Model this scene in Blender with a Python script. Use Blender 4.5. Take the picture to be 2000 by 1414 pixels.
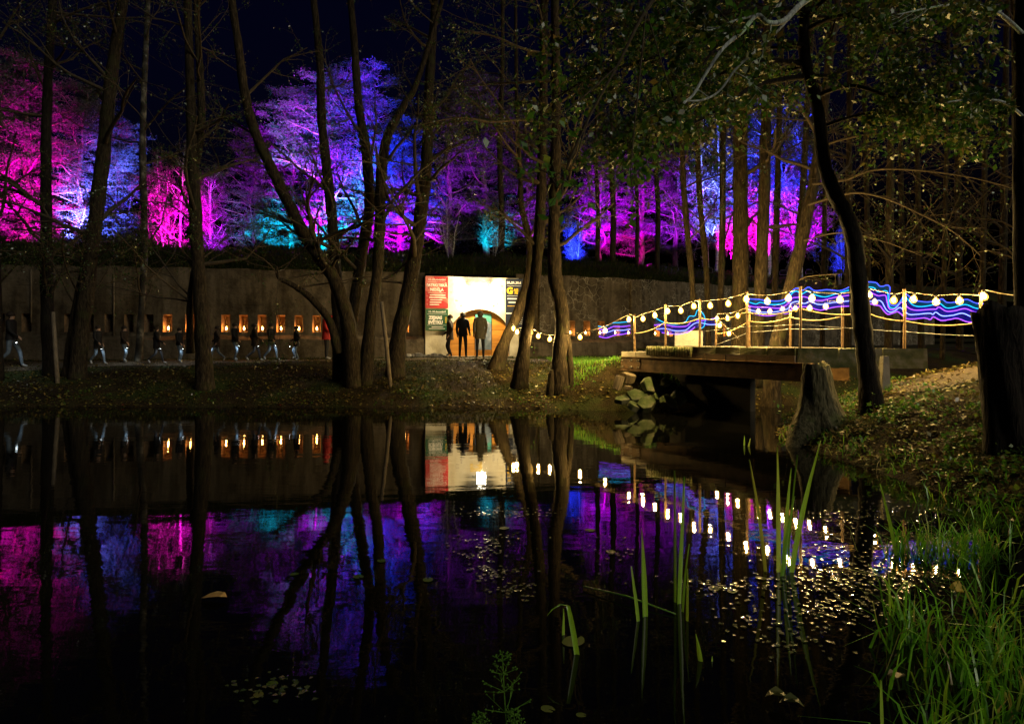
import bpy, math, random
import numpy as np
from mathutils import Vector, Matrix

# ------------------------------------------------------------------ camera, world, exposure
for o in list(bpy.data.objects):
    bpy.data.objects.remove(o)
scene = bpy.context.scene
COL = scene.collection
F, H0, CZ = 1333.0, 660.0, 1.7          # focal length in photo pixels, horizon row, eye height above the water

def P(px, py, Y):
    """A point at real distance Y (metres) seen at photo pixel px, py."""
    return Vector(((px - 1000.0) / F * Y, Y, CZ - (py - H0) / F * Y))

cam_data = bpy.data.cameras.new('camera')
cam_data.sensor_width = 36.0
cam_data.lens = 24.0
cam_data.shift_y = -(707 - H0) / 2000.0
cam_data.clip_start = 0.05
cam_data.clip_end = 2000
cam = bpy.data.objects.new('camera', cam_data)
cam.location = (0, 0, CZ)
cam.rotation_euler = (math.radians(90), 0, 0)
COL.objects.link(cam)
scene.camera = cam

world = bpy.data.worlds.new('World')
scene.world = world
world.use_nodes = True
wn = world.node_tree
wn.nodes.clear()
w_out = wn.nodes.new('ShaderNodeOutputWorld')
w_bg = wn.nodes.new('ShaderNodeBackground')
w_sky = wn.nodes.new('ShaderNodeTexSky')
w_sky.sky_type = 'NISHITA'
w_sky.sun_disc = False
w_sky.sun_elevation = math.radians(-3.0)
w_sky.sun_rotation = math.radians(200.0)
w_bg.inputs['Strength'].default_value = 0.12
w_mul = wn.nodes.new('ShaderNodeMix'); w_mul.data_type = 'RGBA'; w_mul.blend_type = 'MULTIPLY'
w_mul.inputs[0].default_value = 1.0
w_mul.inputs[7].default_value = (.10, .13, .75, 1)          # deep night blue
wn.links.new(w_sky.outputs[0], w_mul.inputs[6])
wn.links.new(w_mul.outputs[2], w_bg.inputs[0])
wn.links.new(w_bg.outputs[0], w_out.inputs[0])

sun_data = bpy.data.lights.new('fill_sun', 'SUN')  # soft warm sun added behind the camera as fill for the foreground
sun_data.energy = 1.0
sun_data.angle = math.radians(25)
sun_data.color = (1.0, 0.95, 0.76)
sun = bpy.data.objects.new('fill_sun', sun_data)
sun.rotation_euler = (math.radians(62), 0, math.radians(48))
COL.objects.link(sun)

scene.view_settings.view_transform = 'Standard'
scene.view_settings.look = 'None'
scene.view_settings.gamma = 1.0
scene.view_settings.exposure = 0.0
scene.view_settings.use_curve_mapping = False
scene.render.engine = 'CYCLES'
cy = scene.cycles
cy.use_denoising = True
cy.max_bounces = 6
cy.diffuse_bounces = 2
cy.glossy_bounces = 3
cy.transmission_bounces = 4
cy.transparent_max_bounces = 6
cy.sample_clamp_indirect = 3.0
cy.sample_clamp_direct = 0.0
cy.caustics_reflective = False
cy.caustics_refractive = False
cy.use_light_tree = True

BULB_L = 2250.0          # radiance of the festoon bulbs
FLOOD = 27.0             # common factor of the coloured floodlights

# ------------------------------------------------------------------ helpers
rng = random.Random(7)
nrg = np.random.default_rng(11)

class MB:
    """Collects geometry; build() links it as ONE mesh object."""
    def __init__(self):
        self.v, self.f = [], []
    def quad(self, a, b, c, d):
        n = len(self.v)
        self.v += [tuple(a), tuple(b), tuple(c), tuple(d)]
        self.f.append((n, n + 1, n + 2, n + 3))
        return self
    def poly(self, pts):
        n = len(self.v)
        self.v += [tuple(p) for p in pts]
        self.f.append(tuple(range(n, n + len(pts))))
        return self
    def box(self, c, s, M=None, taper=1.0, jit=0.0):
        n = len(self.v)
        for dz in (-.5, .5):
            t = taper if dz > 0 else 1.0
            for dx, dy in ((-.5, -.5), (.5, -.5), (.5, .5), (-.5, .5)):
                p = Vector((dx * s[0] * t, dy * s[1] * t, dz * s[2]))
                if jit:
                    p += Vector((rng.uniform(-jit, jit), rng.uniform(-jit, jit), rng.uniform(-jit, jit)))
                if M is not None:
                    p = M @ p
                self.v.append(tuple(p + Vector(c)))
        for q in ((3, 2, 1, 0), (4, 5, 6, 7), (0, 1, 5, 4), (1, 2, 6, 5), (2, 3, 7, 6), (3, 0, 4, 7)):
            self.f.append(tuple(n + i for i in q))
        return self
    def tube(self, pts, rad, sides=6, cap=True, lump=0.0):
        pts = [Vector(p) for p in pts]
        if not hasattr(rad, '__len__'):
            rad = [rad] * len(pts)
        n0 = len(self.v)
        m = len(pts)
        ref = None
        for i, p in enumerate(pts):
            t = (pts[min(i + 1, m - 1)] - pts[max(i - 1, 0)])
            if t.length < 1e-9:
                t = Vector((0, 0, 1))
            t.normalize()
            if ref is None:
                ref = Vector((1, 0, 0)) if abs(t.x) < .8 else Vector((0, 1, 0))
            a = ref - t * ref.dot(t)
            if a.length < 1e-6:
                a = t.orthogonal()
            a.normalize()
            ref = a
            b = t.cross(a)
            for k in range(sides):
                an = 2 * math.pi * k / sides
                r = rad[i] * (1 + (lump * math.sin(k * 2.7 + i * .55) + lump * .7 * math.sin(k * 4.1 - i * .9) if lump else 0))
                self.v.append(tuple(p + a * (math.cos(an) * r) + b * (math.sin(an) * r)))
        for i in range(m - 1):
            for k in range(sides):
                k2 = (k + 1) % sides
                self.f.append((n0 + i * sides + k, n0 + i * sides + k2, n0 + (i + 1) * sides + k2, n0 + (i + 1) * sides + k))
        if cap and sides > 2:
            self.f.append(tuple(n0 + k for k in reversed(range(sides))))
            self.f.append(tuple(n0 + (m - 1) * sides + k for k in range(sides)))
        return self
    def lathe(self, c, prof, sides=10, sx=1.0, sy=1.0, M=None):
        """prof: (radius, z) from the bottom up, closed by caps."""
        n0 = len(self.v)
        for r, z in prof:
            for k in range(sides):
                an = 2 * math.pi * k / sides
                p = Vector((math.cos(an) * r * sx, math.sin(an) * r * sy, z))
                if M is not None:
                    p = M @ p
                self.v.append(tuple(p + Vector(c)))
        for i in range(len(prof) - 1):
            for k in range(sides):
                k2 = (k + 1) % sides
                self.f.append((n0 + i * sides + k, n0 + i * sides + k2, n0 + (i + 1) * sides + k2, n0 + (i + 1) * sides + k))
        self.f.append(tuple(n0 + k for k in reversed(range(sides))))
        self.f.append(tuple(n0 + (len(prof) - 1) * sides + k for k in range(sides)))
        return self
    def mesh(self, name, mat=None, smooth=False):
        me = bpy.data.meshes.new(name)
        me.from_pydata(self.v, [], self.f)
        if mat:
            me.materials.append(mat)
        if smooth:
            me.polygons.foreach_set('use_smooth', [True] * len(me.polygons))
        me.update()
        return me
    def build(self, name, mat, parent=None, smooth=False, **kw):
        return link(name, self.mesh(name, mat, smooth), parent, **kw)

def link(name, data, parent=None, label=None, cat=None, group=None, kind=None):
    o = bpy.data.objects.new(name, data)
    COL.objects.link(o)
    if parent is not None:
        o.parent = parent
    tag(o, label, cat, group, kind)
    return o

def tag(o, label=None, cat=None, group=None, kind=None):
    if label: o['label'] = label
    if cat: o['category'] = cat
    if group: o['group'] = group
    if kind: o['kind'] = kind
    return o

def thing(name, label, cat, loc=(0, 0, 0), rz=0.0, group=None):
    o = link(name, None, None, label, cat, group)
    o.location = loc
    o.rotation_euler = (0, 0, rz)
    o.empty_display_size = .2
    return o

def shift(mb, loc):
    """Move a builder's vertices into the frame of a thing standing at loc."""
    lx, ly, lz = loc
    mb.v = [(x - lx, y - ly, z - lz) for x, y, z in mb.v]
    return mb

def crom(pts, sub=5):
    """Catmull-Rom through tuples of any length."""
    pts = [np.array(p, float) for p in pts]
    out = []
    n = len(pts)
    for i in range(n - 1):
        p0, p1, p2, p3 = pts[max(i - 1, 0)], pts[i], pts[i + 1], pts[min(i + 2, n - 1)]
        for k in range(sub):
            t = k / sub
            out.append(.5 * ((2 * p1) + (-p0 + p2) * t + (2 * p0 - 5 * p1 + 4 * p2 - p3) * t * t + (-p0 + 3 * p1 - 3 * p2 + p3) * t ** 3))
    out.append(pts[-1])
    return out

def np_mesh(name, V, Q, mat=None, var=None, smooth=False):
    """Fast mesh of equal polygons; Q (n,k) indices; var: one float per vertex."""
    me = bpy.data.meshes.new(name)
    V = np.asarray(V, np.float32); Q = np.asarray(Q, np.int32)
    n, k = Q.shape
    me.vertices.add(len(V)); me.vertices.foreach_set('co', V.ravel())
    me.loops.add(n * k); me.loops.foreach_set('vertex_index', Q.ravel())
    me.polygons.add(n); me.polygons.foreach_set('loop_start', np.arange(0, n * k, k, dtype=np.int32))
    if smooth:
        me.polygons.foreach_set('use_smooth', np.ones(n, bool))
    if var is not None:
        a = me.attributes.new('var', 'FLOAT', 'POINT')
        a.data.foreach_set('value', np.asarray(var, np.float32))
    if mat:
        me.materials.append(mat)
    me.update(calc_edges=True)
    return me

def unit(a):
    return a / (np.linalg.norm(a, axis=1, keepdims=True) + 1e-9)

def leaf_mesh(name, pts, size, mat, width=.6, droop=0.0, flat=0.0, aim=None, g=None):
    """One folded leaf (a diamond of one quad) per point, randomly turned."""
    g = g or nrg
    pts = np.asarray(pts, float).reshape(-1, 3)
    n = len(pts)
    sz = size * g.uniform(.6, 1.25, (n, 1))
    d = g.normal(size=(n, 3)); d[:, 2] *= (1 - flat); d[:, 2] -= droop
    if aim is not None:
        d = d * .6 + np.asarray(aim)
    d = unit(d)
    r = g.normal(size=(n, 3))
    if flat:
        r = r * (1 - flat) + np.array([0, 0, 1.0]) * flat * 2
    s = unit(np.cross(d, r))
    up = np.cross(s, d)
    base = pts
    tip = pts + d * sz
    mid = pts + d * sz * .45
    fold = up * sz * .12
    L = mid + s * sz * width * .5 + fold
    R = mid - s * sz * width * .5 + fold
    V = np.stack([base, R, tip, L], 1).reshape(-1, 3)
    Q = np.arange(4 * n).reshape(n, 4)
    return np_mesh(name, V, Q, mat, np.repeat(g.random(n), 4))

# ------------------------------------------------------------------ materials
def mat_new(name):
    m = bpy.data.materials.new(name)
    m.use_nodes = True
    nt = m.node_tree
    nt.nodes.clear()
    out = nt.nodes.new('ShaderNodeOutputMaterial')
    return m, nt, out

def N(nt, typ, **kw):
    n = nt.nodes.new(typ)
    for k, v in kw.items():
        if k.startswith('i_'):
            n.inputs[k[2:]].default_value = v
        else:
            setattr(n, k, v)
    return n

def coords(nt, scale=(1, 1, 1), space='Object'):
    tc = N(nt, 'ShaderNodeTexCoord')
    mp = N(nt, 'ShaderNodeMapping')
    mp.inputs['Scale'].default_value = scale
    nt.links.new(tc.outputs[space], mp.inputs[0])
    return mp.outputs[0]

def ramp(nt, fac, stops):
    r = N(nt, 'ShaderNodeValToRGB')
    e = r.color_ramp.elements
    while len(e) < len(stops):
        e.new(.5)
    for i, (p, c) in enumerate(stops):
        e[i].position = p
        e[i].color = (c[0], c[1], c[2], 1)
    nt.links.new(fac, r.inputs[0])
    return r.outputs[0]

def surf(name, stops, scale=4.0, stretch=(1, 1, 1), rough=.85, bump=.3, bscale=None, detail=5, bdist=.02, spec=.3, metal=0.0, distort=0.0):
    m, nt, out = mat_new(name)
    v = coords(nt, stretch)
    nz = N(nt, 'ShaderNodeTexNoise'); nz.inputs['Scale'].default_value = scale; nz.inputs['Detail'].default_value = detail
    nz.inputs['Distortion'].default_value = distort
    nt.links.new(v, nz.inputs[0])
    col = ramp(nt, nz.outputs[0], stops)
    b = N(nt, 'ShaderNodeBsdfPrincipled')
    b.inputs['Roughness'].default_value = rough
    b.inputs['Specular IOR Level'].default_value = spec
    b.inputs['Metallic'].default_value = metal
    nt.links.new(col, b.inputs['Base Color'])
    if bump:
        n2 = N(nt, 'ShaderNodeTexNoise'); n2.inputs['Scale'].default_value = bscale or scale * 4; n2.inputs['Detail'].default_value = 4
        nt.links.new(v, n2.inputs[0])
        bp = N(nt, 'ShaderNodeBump'); bp.inputs['Strength'].default_value = bump; bp.inputs['Distance'].default_value = bdist
        nt.links.new(n2.outputs[0], bp.inputs['Height'])
        nt.links.new(bp.outputs[0], b.inputs['Normal'])
    nt.links.new(b.outputs[0], out.inputs[0])
    return m

def leafmat(name, stops, trans=.45, rough=.5, gloss=.03):
    m, nt, out = mat_new(name)
    at = N(nt, 'ShaderNodeAttribute'); at.attribute_name = 'var'
    col = ramp(nt, at.outputs['Fac'], stops)
    d = N(nt, 'ShaderNodeBsdfDiffuse'); t = N(nt, 'ShaderNodeBsdfTranslucent')
    nt.links.new(col, d.inputs[0]); nt.links.new(col, t.inputs[0])
    mx = N(nt, 'ShaderNodeMixShader'); mx.inputs[0].default_value = trans
    nt.links.new(d.outputs[0], mx.inputs[1]); nt.links.new(t.outputs[0], mx.inputs[2])
    last = mx.outputs[0]
    if gloss:
        g = N(nt, 'ShaderNodeBsdfGlossy'); g.inputs['Roughness'].default_value = rough
        m2 = N(nt, 'ShaderNodeMixShader'); m2.inputs[0].default_value = gloss
        nt.links.new(last, m2.inputs[1]); nt.links.new(g.outputs[0], m2.inputs[2])
        last = m2.outputs[0]
    nt.links.new(last, out.inputs[0])
    return m

def glow(name, col, strength, sample=False):
    m, nt, out = mat_new(name)
    e = N(nt, 'ShaderNodeEmission'); e.inputs[0].default_value = (*col, 1); e.inputs[1].default_value = strength
    nt.links.new(e.outputs[0], out.inputs[0])
    m.cycles.emission_sampling = 'FRONT' if sample else 'NONE'
    return m

def plain(name, col, rough=.7, spec=.3, metal=0.0):
    c2 = tuple(x * .8 for x in col)
    return surf(name, [(.3, c2), (.7, col)], scale=9, rough=rough, bump=.15, bscale=60, bdist=.004, spec=spec, metal=metal)

def bark(name, a, b, c):
    """Furrowed bark: stretched noise for the plates, lichen spots on top."""
    m, nt, out = mat_new(name)
    v = coords(nt, (1, 1, .22))
    nz = N(nt, 'ShaderNodeTexNoise'); nz.inputs['Scale'].default_value = 26; nz.inputs['Detail'].default_value = 6; nz.inputs['Distortion'].default_value = .6
    nt.links.new(v, nz.inputs[0])
    col = ramp(nt, nz.outputs[0], [(.32, a), (.55, b), (.75, c)])
    v2 = coords(nt)
    sp = N(nt, 'ShaderNodeTexNoise'); sp.inputs['Scale'].default_value = 3.2; sp.inputs['Detail'].default_value = 7
    nt.links.new(v2, sp.inputs[0])
    mk = ramp(nt, sp.outputs[0], [(.54, (0, 0, 0)), (.68, (1, 1, 1))])
    mx = N(nt, 'ShaderNodeMix', data_type='RGBA')
    nt.links.new(mk, mx.inputs[0]); nt.links.new(col, mx.inputs[6])
    mx.inputs[7].default_value = (b[0] * 1.0, b[1] * 1.35, b[2] * .9, 1)
    bs = N(nt, 'ShaderNodeBsdfPrincipled'); bs.inputs['Roughness'].default_value = .9; bs.inputs['Specular IOR Level'].default_value = .15
    nt.links.new(mx.outputs[2], bs.inputs['Base Color'])
    bp = N(nt, 'ShaderNodeBump'); bp.inputs['Strength'].default_value = .9; bp.inputs['Distance'].default_value = .03
    nt.links.new(nz.outputs[0], bp.inputs['Height']); nt.links.new(bp.outputs[0], bs.inputs['Normal'])
    nt.links.new(bs.outputs[0], out.inputs[0])
    return m

M = {}
M['bark'] = bark('alder_bark', (.006, .0042, .0025), (.028, .020, .011), (.064, .048, .029))
M['bark_dark'] = bark('dark_bark', (.004, .003, .002), (.014, .010, .007), (.028, .022, .016))
M['bark_pale'] = bark('pale_branch_bark', (.14, .15, .14), (.34, .36, .34), (.50, .53, .50))
M['bark_pine'] = bark('pine_bark', (.05, .03, .025), (.15, .10, .085), (.22, .17, .15))
M['bark_birch'] = surf('birch_bark', [(.36, (.03, .025, .02)), (.47, (.38, .36, .32)), (.8, (.62, .60, .55))], scale=7, stretch=(1, 1, 3.2), bump=.3)
M['bark_birch_dark'] = surf('dark_birch_bark', [(.40, (.02, .016, .012)), (.54, (.05, .045, .035)), (.66, (.22, .20, .16)), (.8, (.40, .37, .31))], scale=3.2, stretch=(1, 1, .9), bump=.5)  # darker variant of the birch bark with fewer pale patches
M['twig'] = surf('twig_bark', [(.3, (.024, .017, .009)), (.7, (.064, .047, .026))], scale=20, bump=0)
M['leaf'] = leafmat('alder_leaves', [(0, (.012, .045, .005)), (.5, (.030, .078, .008)), (.82, (.075, .095, .018)), (1, (.12, .085, .034))], .5, .35, .05)
M['leaf_green'] = leafmat('green_leaves', [(0, (.03, .10, .012)), (.6, (.06, .17, .02)), (1, (.15, .20, .03))], .5, .35, .05)
M['needle'] = leafmat('pine_needles', [(0, (.035, .04, .036)), (1, (.11, .11, .10))], .15, .5, 0)
M['birchleaf'] = leafmat('birch_leaves', [(0, (.06, .052, .05)), (1, (.13, .115, .105))], .45, .5, 0)
M['litter'] = leafmat('fallen_leaves', [(0, (.05, .03, .01)), (.35, (.13, .085, .022)), (.6, (.20, .16, .04)), (.85, (.10, .12, .02)), (1, (.30, .24, .09))], .12, .35, .06)
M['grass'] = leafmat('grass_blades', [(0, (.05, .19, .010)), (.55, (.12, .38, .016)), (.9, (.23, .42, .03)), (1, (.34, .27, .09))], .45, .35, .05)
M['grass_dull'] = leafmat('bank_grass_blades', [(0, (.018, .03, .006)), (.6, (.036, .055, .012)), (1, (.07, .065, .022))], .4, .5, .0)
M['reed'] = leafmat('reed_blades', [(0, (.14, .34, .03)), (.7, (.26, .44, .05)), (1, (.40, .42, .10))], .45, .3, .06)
M['pad'] = leafmat('lily_pads', [(0, (.04, .08, .015)), (.6, (.08, .12, .02)), (1, (.13, .13, .03))], .2, .35, .04)
M['weed'] = leafmat('duckweed', [(0, (.04, .07, .02)), (.7, (.09, .11, .04)), (1, (.20, .16, .08))], .1, .15, .22)
M['steel'] = surf('rusty_girder', [(.3, (.045, .024, .010)), (.55, (.12, .065, .026)), (.8, (.20, .12, .055))], scale=5, rough=.75, bump=.25)
M['rustpost'] = surf('rusty_post', [(.3, (.055, .028, .011)), (.55, (.12, .07, .028)), (.8, (.19, .125, .058))], scale=14, rough=.7, bump=.2)
M['galv'] = surf('galvanised_steel', [(.3, (.28, .28, .27)), (.7, (.45, .44, .42))], scale=12, rough=.4, bump=.1, metal=.7)
M['concrete'] = surf('weathered_concrete', [(.25, (.13, .12, .10)), (.5, (.25, .23, .19)), (.75, (.34, .31, .26))], scale=2.2, bump=.5, bscale=20, detail=8)
M['mossy'] = surf('mossy_concrete', [(.3, (.05, .075, .02)), (.5, (.14, .14, .06)), (.7, (.27, .25, .19))], scale=4.5, bump=.6, bscale=25, detail=7)
M['rope'] = surf('hemp_rope', [(.3, (.17, .12, .05)), (.7, (.30, .22, .10))], scale=60, stretch=(1, 1, 1), bump=.6, bscale=90, bdist=.006)
M['cable'] = plain('cable_rubber', (.12, .09, .05), .6)
M['soot'] = plain('black_plastic', (.02, .02, .02), .5)
M['plywood'] = surf('orange_plywood', [(.3, (.32, .13, .02)), (.55, (.46, .20, .03)), (.75, (.56, .27, .05))], scale=1.6, stretch=(1, 1, 4), rough=.6, bump=.1, bscale=30)
M['plaster'] = surf('pale_plaster', [(.3, (.42, .37, .26)), (.5, (.62, .57, .44)), (.75, (.74, .70, .58))], scale=2.4, bump=.5, bscale=16, detail=8)
M['stone'] = surf('grey_boulder', [(.3, (.10, .10, .09)), (.6, (.22, .21, .19)), (.8, (.32, .31, .28))], scale=6, bump=.5)
M['slab'] = surf('mossy_rubble_slab', [(.34, (.025, .045, .012)), (.46, (.06, .085, .03)), (.58, (.11, .12, .08)), (.8, (.18, .18, .14))], scale=3.5, bump=.6, detail=7)
M['brick'] = surf('old_brick', [(.3, (.16, .07, .035)), (.7, (.30, .15, .08))], scale=8, bump=.4)
M['wood'] = surf('grey_wood', [(.3, (.08, .06, .04)), (.7, (.20, .16, .11))], scale=6, stretch=(4, 4, .6), bump=.4)
M['white'] = plain('white_board', (.34, .32, .29), .6)

# wall concrete: stains, patches and the sealed crack lines of the old masonry
def wallmat(name, crack):
    m, nt, out = mat_new(name)
    v = coords(nt, (1, 1, 1), 'Object')
    n1 = N(nt, 'ShaderNodeTexNoise'); n1.inputs['Scale'].default_value = 1.3; n1.inputs['Detail'].default_value = 10; n1.inputs['Roughness'].default_value = .72
    nt.links.new(v, n1.inputs[0])
    col = ramp(nt, n1.outputs[0], [(.30, (.036, .027, .018)), (.44, (.09, .072, .048)), (.56, (.145, .117, .08)), (.66, (.115, .093, .065)), (.78, (.23, .195, .145))])
    v2 = coords(nt, (2.2, 2.2, .25), 'Object')
    n2 = N(nt, 'ShaderNodeTexNoise'); n2.inputs['Scale'].default_value = 2.0; n2.inputs['Detail'].default_value = 6
    nt.links.new(v2, n2.inputs[0])
    st = ramp(nt, n2.outputs[0], [(.35, (.45, .43, .40)), (.6, (1, 1, 1))])
    mu = N(nt, 'ShaderNodeMix', data_type='RGBA', blend_type='MULTIPLY'); mu.inputs[0].default_value = .8
    nt.links.new(col, mu.inputs[6]); nt.links.new(st, mu.inputs[7])
    last = mu.outputs[2]
    if crack:
        vo = N(nt, 'ShaderNodeTexVoronoi', feature='DISTANCE_TO_EDGE'); vo.inputs['Scale'].default_value = 3.4
        wz = N(nt, 'ShaderNodeTexNoise'); wz.inputs['Scale'].default_value = 2.5
        nt.links.new(v, wz.inputs[0])
        ad = N(nt, 'ShaderNodeMix', data_type='RGBA', blend_type='LINEAR_LIGHT'); ad.inputs[0].default_value = .25
        nt.links.new(v, ad.inputs[6]); nt.links.new(wz.outputs[1], ad.inputs[7])
        nt.links.new(ad.outputs[2], vo.inputs[0])
        mk = ramp(nt, vo.outputs[0], [(.015, (1, 1, 1)), (.05, (0, 0, 0))])
        n4 = N(nt, 'ShaderNodeTexNoise'); n4.inputs['Scale'].default_value = .8
        nt.links.new(v, n4.inputs[0])
        mk2 = ramp(nt, n4.outputs[0], [(.42, (0, 0, 0)), (.6, (1, 1, 1))])
        mm = N(nt, 'ShaderNodeMix', data_type='RGBA', blend_type='MULTIPLY'); mm.inputs[0].default_value = 1
        nt.links.new(mk, mm.inputs[6]); nt.links.new(mk2, mm.inputs[7])
        mx = N(nt, 'ShaderNodeMix', data_type='RGBA')
        nt.links.new(mm.outputs[2], mx.inputs[0]); nt.links.new(last, mx.inputs[6]); mx.inputs[7].default_value = (.27, .24, .18, 1)
        last = mx.outputs[2]
    b = N(nt, 'ShaderNodeBsdfPrincipled'); b.inputs['Roughness'].default_value = .95; b.inputs['Specular IOR Level'].default_value = .1
    nt.links.new(last, b.inputs['Base Color'])
    n3 = N(nt, 'ShaderNodeTexNoise'); n3.inputs['Scale'].default_value = 7; n3.inputs['Detail'].default_value = 8
    nt.links.new(v, n3.inputs[0])
    bp = N(nt, 'ShaderNodeBump'); bp.inputs['Strength'].default_value = .7; bp.inputs['Distance'].default_value = .05
    nt.links.new(n3.outputs[0], bp.inputs['Height']); nt.links.new(bp.outputs[0], b.inputs['Normal'])
    nt.links.new(b.outputs[0], out.inputs[0])
    return m
M['wall'] = wallmat('fort_concrete', False)
M['wallcrack'] = wallmat('fort_masonry', True)

# ground: soil, moss and trodden earth
def groundmat():
    m, nt, out = mat_new('woodland_soil')
    v = coords(nt)
    n1 = N(nt, 'ShaderNodeTexNoise'); n1.inputs['Scale'].default_value = .7; n1.inputs['Detail'].default_value = 9
    nt.links.new(v, n1.inputs[0])
    col = ramp(nt, n1.outputs[0], [(.35, (.018, .012, .006)), (.5, (.034, .025, .012)), (.6, (.028, .038, .011)), (.75, (.04, .062, .014))])
    n2 = N(nt, 'ShaderNodeTexNoise'); n2.inputs['Scale'].default_value = 28; n2.inputs['Detail'].default_value = 5
    nt.links.new(v, n2.inputs[0])
    c2 = ramp(nt, n2.outputs[0], [(.35, (.5, .5, .5)), (.65, (1.3, 1.25, 1.1))])
    mu = N(nt, 'ShaderNodeMix', data_type='RGBA', blend_type='MULTIPLY'); mu.inputs[0].default_value = 1
    nt.links.new(col, mu.inputs[6]); nt.links.new(c2, mu.inputs[7])
    b = N(nt, 'ShaderNodeBsdfPrincipled'); b.inputs['Roughness'].default_value = .95; b.inputs['Specular IOR Level'].default_value = .1
    nt.links.new(mu.outputs[2], b.inputs['Base Color'])
    bp = N(nt, 'ShaderNodeBump'); bp.inputs['Strength'].default_value = .8; bp.inputs['Distance'].default_value = .05
    nt.links.new(n2.outputs[0], bp.inputs['Height']); nt.links.new(bp.outputs[0], b.inputs['Normal'])
    nt.links.new(b.outputs[0], out.inputs[0])
    return m
M['ground'] = groundmat()
M['path'] = surf('trodden_gravel', [(.3, (.032, .022, .012)), (.5, (.07, .05, .03)), (.7, (.12, .09, .058))], scale=22, bump=.6, bscale=40, detail=6)

def watermat():
    m, nt, out = mat_new('dark_pond_water')
    b = N(nt, 'ShaderNodeBsdfPrincipled')
    b.inputs['Base Color'].default_value = (.0025, .0025, .002, 1)
    b.inputs['Roughness'].default_value = .014
    b.inputs['IOR'].default_value = 1.33
    v = coords(nt, (.8, 2.6, 1))
    n1 = N(nt, 'ShaderNodeTexNoise'); n1.inputs['Scale'].default_value = 1.1; n1.inputs['Detail'].default_value = 2
    n2 = N(nt, 'ShaderNodeTexNoise'); n2.inputs['Scale'].default_value = 7; n2.inputs['Detail'].default_value = 2
    nt.links.new(v, n1.inputs[0]); nt.links.new(v, n2.inputs[0])
    b1 = N(nt, 'ShaderNodeBump'); b1.inputs['Strength'].default_value = .06; b1.inputs['Distance'].default_value = .035
    b2 = N(nt, 'ShaderNodeBump'); b2.inputs['Strength'].default_value = .05; b2.inputs['Distance'].default_value = .006
    nt.links.new(n1.outputs[0], b1.inputs['Height']); nt.links.new(n2.outputs[0], b2.inputs['Height'])
    nt.links.new(b1.outputs[0], b2.inputs['Normal']); nt.links.new(b2.outputs[0], b.inputs['Normal'])
    nt.links.new(b.outputs[0], out.inputs[0])
    return m
M['water'] = watermat()

# ------------------------------------------------------------------ terrain and water
POND = np.array([(-60, 17.2), (-15, 16.9), (-5, 16.7), (0, 16.5), (2.3, 16.0), (3.7, 16.25), (5.2, 16.9), (7.5, 17.3), (10, 17.6), (14, 18.0),
                 (14, 17.0), (10, 16.4), (7.6, 15.6), (6.0, 15.0), (5.25, 13.4), (4.5, 11.6), (4.6, 9.4), (4.75, 7.6), (4.6, 6.1),
                 (3.7, 4.7), (3.2, 3.6), (2.8, 2.4), (1.8, 1.2), (.5, .5), (-3, .3), (-60, .3)], float)

def pond_dist(X, Y):
    """Distance to the shoreline, positive on land."""
    X = np.asarray(X, float); Y = np.asarray(Y, float)
    best = np.full(X.shape, 1e9)
    inside = np.zeros(X.shape, bool)
    n = len(POND)
    for i in range(n):
        (x1, y1), (x2, y2) = POND[i], POND[(i + 1) % n]
        dx, dy = x2 - x1, y2 - y1
        t = np.clip(((X - x1) * dx + (Y - y1) * dy) / (dx * dx + dy * dy), 0, 1)
        best = np.minimum(best, np.hypot(X - x1 - t * dx, Y - y1 - t * dy))
        if y1 != y2:
            cond = ((y1 > Y) != (y2 > Y)) & (X < (x2 - x1) * (Y - y1) / (y2 - y1) + x1)
            inside ^= cond
    return np.where(inside, -best, best)

def sstep(a, b, x):
    t = np.clip((x - a) / (b - a), 0, 1)
    return t * t * (3 - 2 * t)

def lump(X, Y):
    return (np.sin(X * 1.7 + 1.3 * np.sin(Y * .9)) * np.cos(Y * 1.9 + X * .4) * .6 + np.sin(X * 4.3 + Y * 2.1) * np.sin(Y * 5.1 - X * 1.2) * .4)

def ground_z(X, Y):
    X = np.asarray(X, float); Y = np.asarray(Y, float)
    d = pond_dist(X, Y) + .10 * lump(X * 1.3, Y * 1.3)
    side = (X - 4.6) * -.5 + (Y - 15.2) * .87
    w = sstep(-.6, .6, side) * (1 - sstep(4.2, 5.4, X))
    nr = sstep(4.2, 2.2, Y)
    k = (.27 * w + .48 * (1 - w)) * (1 - nr) + .30 * nr
    k = k + .62 * w * np.exp(-((X - 3.0) / 1.2) ** 2)
    hm = (.95 * w + 1.28 * (1 - w)) * (1 - nr) + .5 * nr
    t = np.clip(k * d / hm, 0, 1.3)
    h = hm * (t - .18 * t * t) / (1.3 - .18 * 1.69)
    h = h + .035 * lump(X, Y) * np.clip(d, 0, 1)
    h = h + .22 * np.exp(-((X - 3.4) ** 2 + (Y - 17.6) ** 2) / 1.6)
    h = h + .004 * np.maximum(Y - 40, 0) * 0
    return np.where(d < 0, np.maximum(d * .5, -.7), h)

def gz(x, y):
    return float(ground_z(np.array([x]), np.array([y]))[0])

def axis(lo, hi, step, far):
    core = np.arange(lo, hi + 1e-6, step)
    ext = step * np.cumsum(1.35 ** np.arange(1, 40))
    ext = ext[ext < far]
    return np.concatenate([(lo - ext)[::-1], core, hi + ext])

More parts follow.
